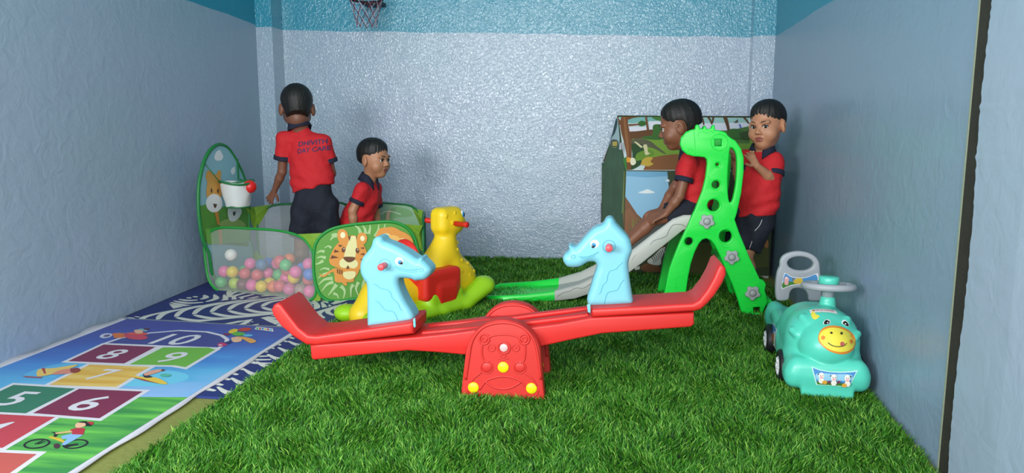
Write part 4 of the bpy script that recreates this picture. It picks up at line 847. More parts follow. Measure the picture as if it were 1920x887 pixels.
front = rim_panel(s3(q5([(130, 200), (160, 150), (210, 110), (290, 90), (420, 90), (600, 100), (780, 110), (900, 127), (1000, 152), (1080, 192), (1140, 255), (1180, 330), (1200, 420), (1212, 560), (1216, 700), (1198, 765), (1150, 803), (1080, 822), (980, 820), (860, 810), (700, 798), (500, 786), (380, 768), (290, 728), (210, 665), (165, 590), (142, 480), (128, 350), (122, 265)]), fAV), nAV, NETM, RIM, label='see-through grey mesh panel')
nVW = pnorm(V_, W_); fVW = lambda x, y: onpl(x, y, V_, nVW)
tigp = rim_panel(s3(q6([(42, 400), (60, 350), (90, 310), (150, 265), (230, 236), (350, 216), (500, 201), (620, 193), (700, 205), (770, 240), (820, 300), (850, 380), (866, 470), (872, 560), (868, 650), (840, 705), (760, 745), (600, 775), (480, 790), (380, 800), (250, 820), (160, 818), (95, 780), (62, 720), (42, 640), (32, 520)]), fVW), nVW, PRT, RIM, label='green panel printed with a tiger and a lion')
def back_panel(a, b, fabric, h=.395, low=.01, ins=.012, rc=.13):
    d = (b-a); L = d.length; d.normalize(); pts = []
    for cx, cz, t0 in ((L-ins-rc, h-rc*.8, 90), (ins+rc, h-rc*.8, 180), ):
        pass
    def c(cx, cz, a0):
        for k in range(6): t = math.radians(a0-90*k/5); pts.append(a+d*(cx+rc*math.cos(t))+V((0, 0, cz+rc*.8*math.sin(t))))
    rc = min(rc, L*.3); c(ins+rc, h-rc*.8, 180); c(L-ins-rc, h-rc*.8, 90); c(L-ins-rc, low+rc*.8, 0); c(ins+rc, low+rc*.8, -90)
    return rim_panel(pts, pnorm(a, b), fabric, DRIM, .007)
bWU = back_panel(W_, U_, sheer('pale_fabric', '9ba79c', .75), .385); bUT = back_panel(U_, T_, sheer('leaf_fabric', '9cc79a', .8), .40); bTB = back_panel(T_, B_, NETM, .395)
# lime corner gussets, top and bottom of each corner post
def gusset(pts3, name='corner_gusset'):
    f = bmesh.new(); n = len(pts3); c = sum(pts3, V())/n; vs = [f.verts.new(p) for p in pts3]; cv = f.verts.new(c)
    for i in range(n): f.faces.new((vs[i], vs[(i+1) % n], cv))
    r = bmesh.ops.solidify(f, geom=f.faces[:], thickness=.0015); return link(name, bm_mesh(f), LIME, pit, smooth=False)
g1 = q5([(1035, 152), (1160, 146), (1290, 140), (1245, 190), (1215, 260), (1197, 335), (1165, 280), (1105, 205)]); gusset([fAV(x, y) if x < 589 else fVW(x, y) for x, y in g1])
gusset([fAV(*p) if i in (0, 1, 6) else fVW(*p) for i, p in enumerate(q5([(1165, 815), (1220, 720), (1250, 690), (1262, 760), (1255, 800), (1225, 815), (1190, 822)]))])
for a, b, c, h in ((W_, V_, U_, .37), (U_, W_, T_, .39), (T_, U_, B_, .39), (B_, T_, A_, .40)):
    for z0, z1, z2 in ((h-.005, h-.14, h-.005), (.01, .13, .01)):
        d1, d2 = (b-a).normalized(), (c-a).normalized(); gusset([a+d1*.095+V((0, 0, z0)), a+V((0, 0, z0-.01 if z0 > .1 else z0)), a+d2*.095+V((0, 0, z2)), a+d2*.01+V((0, 0, z1)), a+d1*.01+V((0, 0, z1))])
# tall panel with the basket
TXP = -1.992; fT = lambda x, y: onpl(x, y, (TXP, 3.4, 0), (1, 0, 0))
tall = [(100, 870), (75, 780), (60, 660), (53, 560), (55, 400), (75, 280), (100, 190), (140, 110), (190, 60), (240, 47), (300, 75), (360, 160), (400, 240), (430, 310), (452, 380), (466, 450), (472, 540), (474, 640), (476, 800)]
tp3 = [fT(*p) for p in q7(tall)]; tp3 = smooth_path(tp3, 3)+[V((TXP, 3.80, .12)), V((TXP, 3.74, .02)), V((TXP, 3.42, .012)), V((TXP, 3.36, .10)), V((TXP, 3.345, .2))]
tallp = rim_panel(tp3, (1, 0, 0), sheer('sky_fabric', '8fc3cf', .93), mat('green_piping_tall', '1b7a3a', .5), .009, label='tall arched panel with a giraffe and clouds')
nT = (1, 0, 0)
GL = [('5a9a3c', [p for p in q7([(62, 560), (120, 545), (200, 600), (270, 560), (340, 590), (400, 510), (466, 480), (470, 660), (470, 900), (100, 860), (75, 780), (65, 660)])]), ('e9eeee', S(q7([(190, 130), (205, 105), (230, 95), (245, 120), (258, 150), (240, 180), (200, 182), (184, 160)]))), ('dfeaea', S(q7([(320, 265), (340, 238), (356, 240), (352, 290), (330, 295)]))),
      ('d9a04c', S(q7([(128, 285), (160, 272), (178, 300), (222, 285), (236, 310), (238, 420), (235, 490), (130, 490), (116, 440), (122, 380)]))), ('d9a04c', S(q7([(118, 280), (140, 262), (150, 300), (140, 345), (112, 335)]))), ('d9a04c', S(q7([(208, 268), (238, 270), (236, 310), (214, 310)]))), ('e8eaea', E(*q7([(180, 537)])[0], 15.5, 17.5)), ('5a4030', q7(E(158, 432, 7, 20))), ('5a4030', q7(E(211, 436, 7, 18))), ('5a4030', q7([(170, 540), (203, 545), (192, 578), (178, 572)])),
      ('c98a3c', q7([(182, 612), (212, 608), (228, 720), (205, 716)])), ('8fae5c', S(q7([(225, 700), (260, 675), (320, 668), (400, 680), (440, 730), (330, 745), (232, 735)]))), ('d8e0dc', S(q7([(292, 580), (340, 560), (405, 590), (390, 650), (340, 690), (300, 670)]))), ('3a4040', q7([(332, 610), (358, 605), (350, 640), (335, 640)])),
      ('6fae4c', q7([(100, 750), (200, 735), (440, 745), (466, 760), (470, 860), (120, 880)])), ('d59a5a', q7([(205, 740), (240, 740), (245, 880), (220, 880)]))]
decal('panel_print', tallp, fT, nT, GL, off=.0012, step=.0003)
# tiger and lion print
f6 = lambda p: q6(p); LF = 'a9c98a'; OR = 'dd9440'; CRM = 'e6dfa0'; BR = '6b4020'
TL = [('5b9a3a', S(f6([(50, 400), (70, 350), (100, 315), (160, 275), (240, 246), (350, 226), (500, 212), (620, 205), (700, 218), (760, 250), (810, 310), (840, 390), (855, 470), (860, 560), (856, 640), (830, 695), (750, 735), (600, 765), (480, 780), (380, 790), (250, 808), (165, 806), (105, 772), (74, 716), (54, 640), (44, 520)]), 2))]
for a, b, c, w in (((60, 440), (90, 425), (120, 430), 16), ((60, 480), (95, 470), (130, 480), 18), ((50, 530), (80, 520), (110, 500), 18), ((70, 640), (110, 610), (165, 600), 20), ((75, 690), (120, 650), (185, 640), 20), ((100, 740), (140, 690), (190, 670), 20), ((150, 775), (185, 730), (215, 690), 22), ((165, 340), (190, 310), (215, 300), 26), ((170, 300), (200, 290), (230, 300), 16),
                   ((360, 225), (390, 245), (405, 285), 20), ((420, 222), (440, 250), (445, 290), 20), ((480, 215), (480, 250), (470, 290), 18), ((550, 212), (545, 260), (520, 310), 20), ((600, 208), (590, 250), (560, 290), 16), ((270, 800), (280, 740), (250, 700), 22), ((330, 790), (330, 720), (350, 690), 22), ((390, 780), (370, 720), (390, 670), 20), ((440, 770), (420, 710), (440, 650), 18), ((230, 800), (220, 770), (190, 760), 16), ((800, 560), (820, 600), (850, 610), 18), ((740, 700), (770, 650), (820, 620), 22), ((820, 420), (840, 440), (855, 450), 14), ((120, 400), (150, 385), (175, 400), 14), ((85, 575), (120, 560), (160, 570), 14)):
    TL.append((LF, f6(stroke([a, b, c], 5, w*1.5))))
TL += [(OR, S(f6([(80, 600), (110, 615), (160, 580), (200, 560), (205, 580), (160, 600), (120, 628), (90, 622)]))), (OR, S(f6([(195, 560), (300, 570), (390, 550), (385, 600), (355, 640), (350, 665), (300, 670), (210, 668), (200, 620)]))), (OR, S(f6([(235, 650), (275, 648), (300, 690), (280, 695), (255, 670)]))),
       (OR, S(f6([(222, 285), (240, 256), (280, 256), (305, 290), (300, 340), (260, 360), (230, 340)]))), (OR, S(f6([(378, 310), (400, 280), (440, 285), (458, 320), (440, 365), (400, 370), (380, 350)]))), ('f0e8b8', f6(E(265, 298, 20, 24))), ('f0e8b8', f6(E(420, 324, 18, 21))),
       (OR, S(f6([(310, 305), (370, 305), (420, 360), (450, 420), (460, 500), (420, 560), (330, 575), (240, 560), (170, 530), (160, 480), (195, 400), (240, 350)]))), (CRM, f6([(322, 305), (368, 305), (378, 400), (362, 475), (272, 472), (290, 400), (310, 350)])), (CRM, f6(E(276, 520, 40, 38))), (CRM, f6(E(345, 525, 40, 36))), (CRM, S(f6([(272, 590), (360, 585), (358, 630), (315, 648), (275, 630)]))),
       (BR, S(f6([(270, 472), (315, 468), (362, 474), (350, 500), (315, 513), (285, 500)]))), (BR, f6([(290, 562), (315, 566), (312, 545), (304, 535), (296, 550)])), (BR, f6(E(270, 413, 15, 22, 10))), (BR, f6(E(380, 420, 15, 22, -8))), ('f4f0e0', f6(E(274, 404, 4, 5))), ('f4f0e0', f6(E(383, 411, 4, 5))),
       (BR, f6([(305, 308), (328, 302), (318, 345)])), (BR, f6([(368, 304), (376, 308), (372, 335)])), (BR, f6([(228, 370), (265, 380), (240, 392)])), (BR, f6([(200, 410), (240, 428), (195, 436)])), (BR, f6([(180, 455), (232, 475), (165, 484)])), (BR, f6([(400, 398), (430, 392), (432, 408)])), (BR, f6([(398, 450), (432, 436), (434, 456)])), (BR, f6([(400, 488), (425, 480), (420, 500)])),
       (BR, f6([(218, 565), (225, 563), (228, 600), (220, 598)])), (BR, f6([(236, 568), (243, 566), (244, 606), (237, 604)])), (BR, f6([(252, 572), (259, 570), (261, 608), (254, 606)]))]
TL += [(OR, S(f6([(530, 290), (560, 245), (600, 238), (640, 232), (680, 240), (720, 262), (760, 280), (800, 310), (820, 350), (815, 390), (790, 420), (740, 470), (600, 470), (520, 360)]))), (CRM, S(f6([(570, 300), (600, 283), (632, 290), (640, 320), (600, 330)]))), (CRM, S(f6([(715, 330), (745, 322), (775, 345), (770, 375), (730, 370)]))), ('edb860', S(f6([(600, 310), (680, 300), (740, 350), (750, 430), (620, 440), (580, 380)]))), (BR, f6(E(640, 370, 12, 18))), (BR, f6(E(705, 385, 12, 18)))]
decal('panel_print', tigp, fVW, nVW, TL, off=.0012, step=.0002)
# faint animal on the far panel
nUT = -pnorm(U_, T_); fUT = lambda x, y: onpl(x, y, U_, nUT)
decal('panel_print', bUT, fUT, nUT, [('7fae7a', S([(722, 398), (745, 388), (770, 396), (772, 405), (745, 408), (722, 412)])), ('d6b49a', stroke([(727, 415), (728, 402), (732, 394)], 7, 4)), ('e6ece2', stroke([(712, 402), (730, 396), (752, 402)], 1.5, 1))], off=.001)
# basket
bc = V((-1.905, 3.50, .548)); hoopP = [bc+V((math.cos(t)*.082, math.sin(t)*.088, .008*math.sin(t*2))) for t in [i*math.pi/14 for i in range(28)]]
bask = link('basket_hoop', bm_mesh(tube_bm(hoopP, .006, 8, True)), DRIM, pit, label='dark green hoop of the ball basket')
bm = bmesh.new(); rings = []
for j in range(7):
    z = j/6; k = 1-.28*z; rings.append([bm.verts.new(bc+V((math.cos(t)*.08*k*(1+.05*math.sin(5*t+j)), math.sin(t)*.086*k*(1+.04*math.sin(4*t)), -.125*z+.006*math.sin(3*t)))) for t in [i*math.pi/12 for i in range(24)]])
for P, Q in zip(rings, rings[1:]):
    for k in range(24): bm.faces.new((P[k], P[(k+1) % 24], Q[(k+1) % 24], Q[k]))
link('basket_bag', bm_mesh(bm), sheer('white_net_bag', 'e4e6e4', .8), bask); link('bag_hem', bm_mesh(tube_bm([v.copy() for v in [bc+V((math.cos(t)*.058, math.sin(t)*.062, -.127)) for t in [i*math.pi/12 for i in range(24)]]], .004, 6, True)), DRIM, bask)
link('strap', bm_mesh(tube_bm([fT(*q7([(105, 205)])[0]), bc+V((-.05, -.07, 0))], .0022, 5)), DRIM, bask); link('strap', bm_mesh(tube_bm([fT(*q7([(372, 170)])[0])+V((.004, 0, 0)), fT(*q7([(372, 335)])[0])+V((.01, 0, 0)), bc+V((.0, .085, 0))], .005, 6)), DRIM, bask)
fb = bmesh.new(); fb.faces.new([fb.verts.new(p*1.0+V((0, 0, .0075))) for p in (A_, V_, W_, U_, T_, B_)]); link('pit_floor', bm_mesh(fb), mat('pit_floor', '8fae8a', .6), pit, smooth=False)

# ------------------------------------------------------------------ balls
BCOL = dict(pink=('ee6fa8', 'pink'), yellow=('f0cf2c', 'yellow'), lime=('b9d23c', 'lime green'), maroon=('7c4a52', 'dark maroon'), green=('5fc274', 'green'), coral=('e0626a', 'coral red'), orange=('f3804f', 'orange'), blue=('4f7ed0', 'blue'), teal=('5a7fa8', 'slate blue'), mauve=('d9699a', 'mauve pink'), brown=('a98a80', 'beige brown'), white=('f2f2ea', 'white'), red=('d8231f', 'red'))
bl = [(325, 545, 'pink', 'at the far left above the green one'), (403, 570, 'yellow', 'at the left of the heap'), (420, 668, 'lime', 'low at the left under the yellow one'), (500, 712, 'maroon', 'at the bottom left against the mesh'), (300, 632, 'green', 'at the far left against the mesh'), (553, 610, 'pink', 'above the maroon one'), (612, 718, 'pink', 'at the bottom right of the maroon one'), (700, 745, 'yellow', 'at the bottom middle against the mesh'), (740, 650, 'yellow', 'in the middle of the heap'),
      (810, 755, 'orange', 'at the bottom middle against the mesh'), (885, 685, 'coral', 'on top of the orange one'), (935, 742, 'mauve', 'at the bottom right of the coral one'), (680, 622, 'green', 'behind the middle yellow one'), (820, 545, 'green', 'on top of the middle of the heap'), (650, 562, 'coral', 'behind the heap above the middle green one'), (505, 552, 'coral', 'at the left behind the yellow one'), (545, 525, 'green', 'at the left back under the topmost pink one'), (555, 462, 'pink', 'topmost at the left back'),
      (745, 452, 'blue', 'at the back in the middle'), (665, 482, 'teal', 'at the back left of the blue one'), (830, 460, 'pink', 'at the back right of the blue one'), (918, 458, 'green', 'at the back near the standing child'), (952, 398, 'orange', 'farthest back near the standing child'), (862, 418, 'coral', 'farthest back beside the orange one'), (850, 635, 'yellow', 'behind the coral one on the heap'), (925, 575, 'pink', 'left of the bright yellow one'), (990, 605, 'yellow', 'at the right under the blue one'), (1042, 515, 'blue', 'at the right on top of the heap'),
      (930, 505, 'coral', 'at the back above the pink one'), (1090, 665, 'green', 'at the right behind the corner pink one'), (1120, 722, 'pink', 'in the right corner against the mesh'), (1030, 755, 'brown', 'at the bottom right against the mesh'), (1145, 445, 'pink', 'at the far right back'), (1150, 545, 'blue', 'at the far right near the corner'), (1142, 600, 'coral', 'at the far right near the corner'), (735, 545, 'pink', 'in the middle back of the heap'), (975, 672, 'mauve', 'right of the coral one'), (600, 520, 'teal', 'at the left back of the heap'), (1000, 540, 'pink', 'behind the bright blue one at the right')]
BRAD = .0305; pos = []
for cx, cy, c, w in bl:
    x, y = q5([(cx, cy)])[0]; best = None
    for lvl in range(6):
        z = BRAD+.009+lvl*.042; p = onpl(x, y, (0, 0, z), (0, 0, 1)); fr = (p-A_).dot(-nAV)
        if fr < BRAD+.008: p = onpl(x, y, A_-nAV*(BRAD+.01), nAV)
        best = p
        if fr < .16+.0*lvl: break
    pos.append(best)
Pp = np.array([tuple(p) for p in pos]); n_av = np.array(tuple(-nAV)); n_vw = np.array(tuple(-nVW))
for it in range(80):
    for i in range(len(Pp)):
        for j in range(i+1, len(Pp)):
            d = Pp[j]-Pp[i]; L = np.linalg.norm(d)
            if L < 2*BRAD: d = d/max(L, 1e-6)*(2*BRAD-L)*.5; d[2] *= .6; Pp[i] -= d; Pp[j] += d
        s_ = (Pp[i]-np.array(tuple(A_)))@n_av-BRAD-.006
        if s_ < 0: Pp[i] -= n_av*s_
        s_ = (Pp[i]-np.array(tuple(V_)))@n_vw-BRAD-.006
        if s_ < 0: Pp[i] -= n_vw*s_
        Pp[i, 2] = max(Pp[i, 2], BRAD+.008)
def ball(name, c, r, col, label, grp=None):
    me = bm_mesh(ball_bm(c, r, 20, 12)); return tag(link(name, me, mat('ball_'+col, BCOL[col][0], .35, spec=.5), None, loc=c), label, 'ball', grp)
for (cx, cy, c, w), p in zip(bl, Pp):
    b = ball('toy_ball', V(p), BRAD, c, f'{BCOL[c][1]} plastic ball in the pit, {w}', 'plastic balls in the ball pit')
ball('toy_ball', at(433, 478, 3.42), .031, 'white', 'white ball flying through the air inside the ball pit', 'plastic balls in the ball pit')
ball('toy_ball', at(468.5, 350, 3.5), .034, 'red', 'red ball at the rim of the white net basket', 'plastic balls in the ball pit')

# ================================================================== ride-on cow car
TEAL = plastic('mint_plastic', '55cdb4', .32, .03, 200); GRP = plastic('car_grey_plastic', 'a2a6ac', .42); TYR = mat('tyre_black', '15161a', .5, bump=.3, bscale=90); WHT = mat('hub_white', 'd5d8da', .4)
CO = V((.692, 2.42, 0)); Cf = V((-.085, -.996, 0)).normalized(); Cs = V((-Cf.y, Cf.x, 0)); CR = Matrix((Cs, -Cf, V((0, 0, 1)))).transposed()
K = lambda f, s, z: CO+Cf*f+Cs*s+V((0, 0, z))
car = thing('ride_on_car', 'mint green ride-on toy car with a cow face standing beside the right wall', 'ride-on car', CO)
F = Field((.44, 2.05, .0), (.92, 2.85, .36), .0042)
F.box(K(.06, 0, .085), (.112, .185, .04), .03, CR, .01); F.box(K(-.20, 0, .115), (.098, .10, .042), .03, CR, .05)
F.box(K(.045, 0, .128), (.112, .160, .115), .095, CR, .02); F.box(K(.20, 0, .062), (.120, .040, .034), .026, CR, .03)
F.ell(K(.165, .0, .150), (.083, .084, .077), CR, .003)
for s in (-1, 1):
    F.cone(K(-.28, s*.088, .155), K(-.02, s*.086, .13), .022, .028, .02); F.ell(K(-.27, s*.088, .13), (.03, .06, .05), CR, .02)
    F.cone(K(.165, s*.080, .180), K(.150, s*.094, .188), .015, .012, .005)           # ears
    F.cone(K(.160, s*.050, .210), K(.138, s*.066, .230), .014, .010, .004)                # horns
F.ell(K(.095, 0, .185), (.095, .10, .068), CR, .02); F.cone(K(.03, .028, .22), K(.03, .028, .262), .028, .024, .008); F.cone(K(-.27, -.08, .12), K(-.27, .08, .12), .035, .035, .03)
for f_, z_ in ((.10, .05), (-.215, .05)):
    for s in (-1, 1): F.cone(K(f_, s*.146, z_), K(f_, s*.25, z_), .066, .066, .004, 's')
F.ell(K(-.14, 0, .175), (.06, .10, .05), CR, .02, 's'); F.halfspace((0, 0, .022), (0, 0, -1))
F.box(K(.232, -.0, .045), (.075, .014, .036), .008, CR, .008)
carb = link('body', relax(F.mesh(), 2), TEAL, car); cb = bvh_of(carb)
for f_ in (.10, -.215):
    for s in (-1, 1):
        c = K(f_, s*.084, .055); w = link('wheel', bm_mesh(lathe_bm(c, Cs*s, [(.02, 0), (.05, .0), (.054, .004), (.055, .02), (.054, .036), (.048, .041), (.034, .041), (.034, .036), (0, .036)], 32)), TYR, car)
        bm = lathe_bm(c, Cs*s, [(.033, .035), (.033, .039), (.028, .042), (.012, .041), (.010, .047), (0, .048)], 24)
        for k in range(6):
            a = k*math.pi/3; d = Cf*math.cos(a)+V((0, 0, math.sin(a))); tube_bm([c+Cs*s*.042+d*.008, c+Cs*s*.042+d*.027], .0032, 6, False, bm)
        link('hub', bm_mesh(bm), WHT, w)
F = Field((.5, 2.4, .1), (.9, 2.85, .25), .004); F.ell(K(-.15, 0, .128), (.068, .115, .035), CR, .01); F.cone(K(-.24, -.05, .14), K(-.24, .05, .14), .02, .02, .02); link('seat', relax(F.mesh()), GRP, car)
# backrest
YBk = 2.67; qb = lambda p, Y=YBk: o3(p, Y, 1420, 460, 6.335)
nb = -Cf*-1.0
outer = [(250, 660), (222, 600), (220, 500), (228, 400), (245, 310), (272, 250), (275, 190), (310, 130), (380, 92), (480, 73), (590, 85), (680, 125), (735, 190), (748, 260), (752, 330), (765, 400), (770, 500), (765, 600), (760, 660), (625, 662), (608, 600), (575, 540), (510, 512), (430, 520), (392, 565), (368, 650)]
bk = link('backrest', slab_me(qb(S(outer, 3)), [qb(E(515, 220, 155, 83, 3, 24))], V((.7, YBk, .3)), (0, -1, 0), .024, .007, 3), GRP, car, smooth=None)
mBk = lambda x, y: at(1420+x/6.335, 460+y/6.335, YBk)
decal('sticker', bk, mBk, (0, -1, 0), [('e8eae8', S([(322, 328), (360, 345), (420, 375), (530, 385), (620, 365), (700, 335), (722, 350), (735, 480), (700, 490), (620, 470), (540, 462), (400, 480), (310, 516), (286, 505), (300, 420)], 2)), ('4f8fc8', S([(328, 336), (360, 352), (420, 382), (530, 392), (620, 372), (698, 345), (712, 430), (600, 440), (400, 440), (305, 450)], 2)), ('3f7f2e', S([(300, 445), (400, 430), (540, 440), (705, 430), (720, 475), (620, 462), (540, 454), (400, 470), (312, 506), (294, 498)], 2)), ('e9a9a4', S([(320, 400), (335, 372), (362, 380), (375, 400), (368, 430), (365, 465), (325, 465)])), ('f3e9e4', E(345, 388, 14, 9)), ('d8b43c', S([(430, 420), (470, 390), (530, 395), (530, 450), (440, 452)])), ('8a6a2a', S([(415, 390), (430, 392), (430, 415), (418, 418)]))], step=.0003)
# steering wheel
sw = K(.03, .028, .31); tilt = (Cf*-.10+V((0, 0, 1))).normalized()
e1 = Cs; e2 = tilt.cross(e1)
stw = link('steering_wheel', bm_mesh(tube_bm([sw+e1*math.cos(t)*.073+e2*math.sin(t)*.066 for t in [i*math.pi/20 for i in range(40)]], .0115, 10, True, flat=1.0)), GRP, car)
bm = bmesh.new()
for a in (20, 160, 270): d = e1*math.cos(math.radians(a))+e2*math.sin(math.radians(a)); tube_bm([sw+d*.02, sw+d*.066], .009, 8, False, bm, flat=.6)
link('spokes', bm_mesh(bm), GRP, stw)['kind'] = 'stuff'; link('column', bm_mesh(lathe_bm(K(.03, .028, .262), (0, 0, 1), [(.019, 0), (.019, .03), (.024, .036), (.029, .05), (.029, .056), (0, .056)], 24)), GRP, stw)
link('horn_cap', bm_mesh(lathe_bm(K(.03, .028, .316), (0, 0, 1), [(.029, 0), (.031, .003), (.031, .022), (.028, .026), (.0, .026)], 28)), TEAL, stw, label='mint green round cap on the steering wheel')
vd = ray(1567, 637).normalized(); YD = 2.2; mC = lambda x, y: at(x, y, YD); q8 = lambda p: T(p, 1410, 560, 4.926)
def cdec(nm, L, g=.012): return decal(nm, carb, mC, (0, -1, 0), [(c, q8(p)) for c, p in L], bvh=cb, pdir=vd, grid=g, lift=.0012, step=.0003)
cdec('muzzle_patch', [('e08a2c', S([(612, 365), (625, 310), (665, 268), (730, 250), (800, 255), (880, 285), (940, 335), (958, 400), (940, 460), (890, 500), (820, 512), (730, 490), (660, 445), (620, 400)])), ('eede4a', S([(622, 365), (640, 312), (690, 280), (750, 270), (820, 280), (890, 310), (935, 360), (948, 410), (925, 455), (870, 485), (800, 490), (720, 468), (655, 425)])), ('e0862c', E(658, 363, 19)), ('e0862c', E(913, 397, 18)), ('2a2016', E(731, 321, 12, 9, 15)), ('2a2016', E(821, 325, 11, 12)), ('c0605a', S([(808, 425), (812, 405), (830, 400), (845, 415), (840, 432), (820, 440)])), ('241a1a', stroke([(700, 408), (735, 432), (790, 443), (840, 434), (865, 412)], 7, 5))])
cdec('horn_patch', [('e9d84a', S([(552, 98), (568, 110), (585, 140), (620, 155), (600, 180), (572, 190), (548, 170), (538, 135)]))]); cdec('horn_patch', [('e9d84a', S([(938, 110), (960, 130), (975, 170), (970, 208), (945, 195), (915, 178), (935, 155)]))])
for p in ([('eef2ee', S([(655, 235), (665, 205), (690, 188), (718, 200), (722, 225), (700, 238)])), ('15130f', S([(664, 236), (668, 210), (690, 194), (712, 206), (714, 228), (695, 237)])), ('f4f4f0', E(697, 224, 6)), ('f4f4f0', E(702, 204, 7, 4, 30))], [('eef2ee', S([(828, 222), (836, 200), (860, 195), (885, 215), (898, 248), (880, 256), (848, 240)])), ('15130f', S([(838, 226), (850, 206), (875, 212), (893, 245), (880, 254), (855, 242)])), ('f4f4f0', E(862, 233, 6)), ('f4f4f0', E(846, 208, 7, 5))]): cdec('eye_print', p, .008)
decal('label_sticker', carb, lambda x, y: K(.128-y, x, .3), (0, 0, 1), [('e4dcd8', [(-.042, -.011), (.036, -.011), (.036, .011), (-.042, .011)])], bvh=cb, pdir=(0, 0, -1), grid=.01)
text_obj('label_text', carb, 'MUSIC & TWISTER', ink('a83040'), K(.128, -.003, .3), Cs, -Cf, .062, .008, (0, 0, 1), bold=.01, bvh=cb, pdir=(0, 0, -1), lift=.0026)
cw = lambda p: T(T(p, 0, 0, 16), -1410*0, 0, 1)
qs = lambda p: [((1500+x/16-1410)*4.926, (680+y/16-560)*4.926) for x, y in p]
st_ = [('bfe9dc', qs([(345, 110), (600, 200), (900, 250), (1200, 260), (1500, 245), (1720, 220), (1470, 715), (1200, 690), (800, 660), (490, 650)])), ('3f86c4', qs([(385, 145), (600, 225), (900, 275), (1200, 290), (1500, 278), (1675, 258), (1455, 685), (1200, 665), (800, 640), (520, 622)])), ('8fc4de', S(qs([(480, 330), (700, 300), (1000, 330), (1400, 330), (1560, 380), (1500, 520), (1000, 520), (540, 500)]))), ('3d7a22', qs([(500, 530), (800, 560), (1200, 590), (1510, 590), (1455, 685), (1200, 665), (800, 640), (520, 622)]))]
for x, y, fl_ in ((640, 375, 1), (1000, 420, 0), (1390, 430, -1)):
    st_ += [('1c2a30', qs(E(x-75*(1 if fl_ >= 0 else -1.2), y-45, 40, 18, -15*fl_))), ('eceade', qs(E(x, y, 82, 95))), ('eceade', qs(E(x, y+140, 85, 80))), ('e6b0b0', qs(E(x, y+45, 50, 36))), ('1c1a1a', qs(E(x-30, y-8, 10, 16))), ('1c1a1a', qs(E(x+42, y-8, 10, 16)))]
    if fl_: st_ += [('dca23c', qs(E(x+95*fl_, y+175, 75, 55)))]
    else: st_ += [('7a3a55', qs(E(x-140, y+110, 45, 40))), ('7a3a55', qs(E(x+140, y+110, 45, 40)))]
cdec('bumper_sticker', st_, .015)
# side sticker by the left rear wheel
vs = V((1, .25, -.15)).normalized()
decal('side_sticker', carb, lambda x, y: onpl(*q8([(x, y)])[0], K(0, -.11, 0), tuple(Cs)), tuple(-Cs), [(c_, [(195+(x-195)*.62, y) for x, y in p_]) for c_, p_ in [('cfe6de', [(195, 205), (285, 285), (262, 450), (250, 470), (198, 415)]), ('3f7fc0', [(202, 220), (278, 290), (268, 340), (205, 330)]), ('356f2c', [(204, 400), (264, 380), (252, 455)]), ('8a4a34', S([(210, 330), (250, 320), (262, 360), (215, 400)])), ('e8e6de', S([(235, 370), (262, 300), (275, 330), (258, 440), (240, 430)]))]], bvh=cb, pdir=Cs, grid=.015, lift=.0014)

# ================================================================== children
HAIR = mat('black_hair', '15120f', .55, bump=.9, bscale=170, detail=6); SHIRT = mat('red_polo', 'c41a22', .8, bump=.6, bscale=26, var=.08, vscale=8); NAVY = mat('navy_cloth', '1a1d33', .85, bump=.5, bscale=40); SHORT = mat('navy_shorts', '151a28', .85, bump=.6, bscale=22, var=.15, vscale=10)
EYEW = mat('eye_sclera', 'cfc9bf', .35); EYEB = mat('eye_dark', '1b0f0a', .15); TXT = mat('navy_print', '3a2250', .7)
def _n(v): return V(v).normalized()
def clipfn(F, a, b, ra, rb, k, flat, clips, mode='u'):
    """rounded cone cut by planes, added to the field"""
    a_, b_ = np.array(tuple(a)), np.array(tuple(b)); ba = b_-a_; L2 = max(float(ba@ba), 1e-9)
    def fn(P):
        pa = P-a_.astype(np.float32); t = np.clip((pa@ba)/L2, 0, 1); q = pa-t[..., None]*ba
        if flat is not None:
            nn = np.array(tuple(flat[0]), float); nn /= np.linalg.norm(nn); q = q+(q@nn)[..., None]*nn*(1/flat[1]-1)
        d = np.linalg.norm(q, axis=-1)-(ra+(rb-ra)*t)
        for p, n in clips:
            n_ = np.array(tuple(_n(n))); d = np.maximum(d, (P-np.array(tuple(p)))@n_)
        return d.astype(np.float32)
    r = max(ra, rb); F.op(fn, np.minimum(a_, b_)-r, np.maximum(a_, b_)+r, k, mode)
def hand(F, wr, d, pn, th, s=1.0, curl=(.25, .3, .35, .4), spread=.10, tc=.3):
    wr, d, pn = V(wr), _n(d), _n(pn); th = V(th); th = (th-d*th.dot(d)); th.normalize(); pn = (pn-d*pn.dot(d)-th*pn.dot(th)).normalized()
    c = lambda p: tuple(p)
    F.cone(c(wr), c(wr+d*.018*s), .0135*s, .015*s, .008, flat=(c(pn), .75))
    for o in (-.011, -.0035, .004, .0115): F.cone(c(wr+d*.014*s+th*o*.6*s), c(wr+d*.045*s+th*o*s), .0095*s, .0082*s, .005, flat=(c(pn), .8))
    for i, (o, L) in enumerate(((.0125, .031), (.0042, .036), (-.0042, .034), (-.0118, .027))):
        p = wr+d*.045*s+th*o*s; dd = (d+th*(o/.0125)*spread*1.6).normalized(); r = .0064*s
        for j, f in enumerate((.45, .32, .26)):
            ang = curl[i]*(1+.25*j); dd = (dd*math.cos(ang)+pn*math.sin(ang)).normalized() if j or curl[i] > .4 else dd
            q = p+dd*L*f*s; F.cone(c(p), c(q), r, r*.92, .0015 if j == 0 else .001); p = q; r *= .93
    p = wr+d*.010*s+th*.010*s; dd = (th*.8+d*.65+pn*tc).normalized(); r = .0075*s
    for f in (.020, .016, .013): q = p+dd*f*s; F.cone(c(p), c(q), r, r*.9, .003); p = q; dd = (dd+d*.35+pn*tc*.4).normalized(); r *= .88
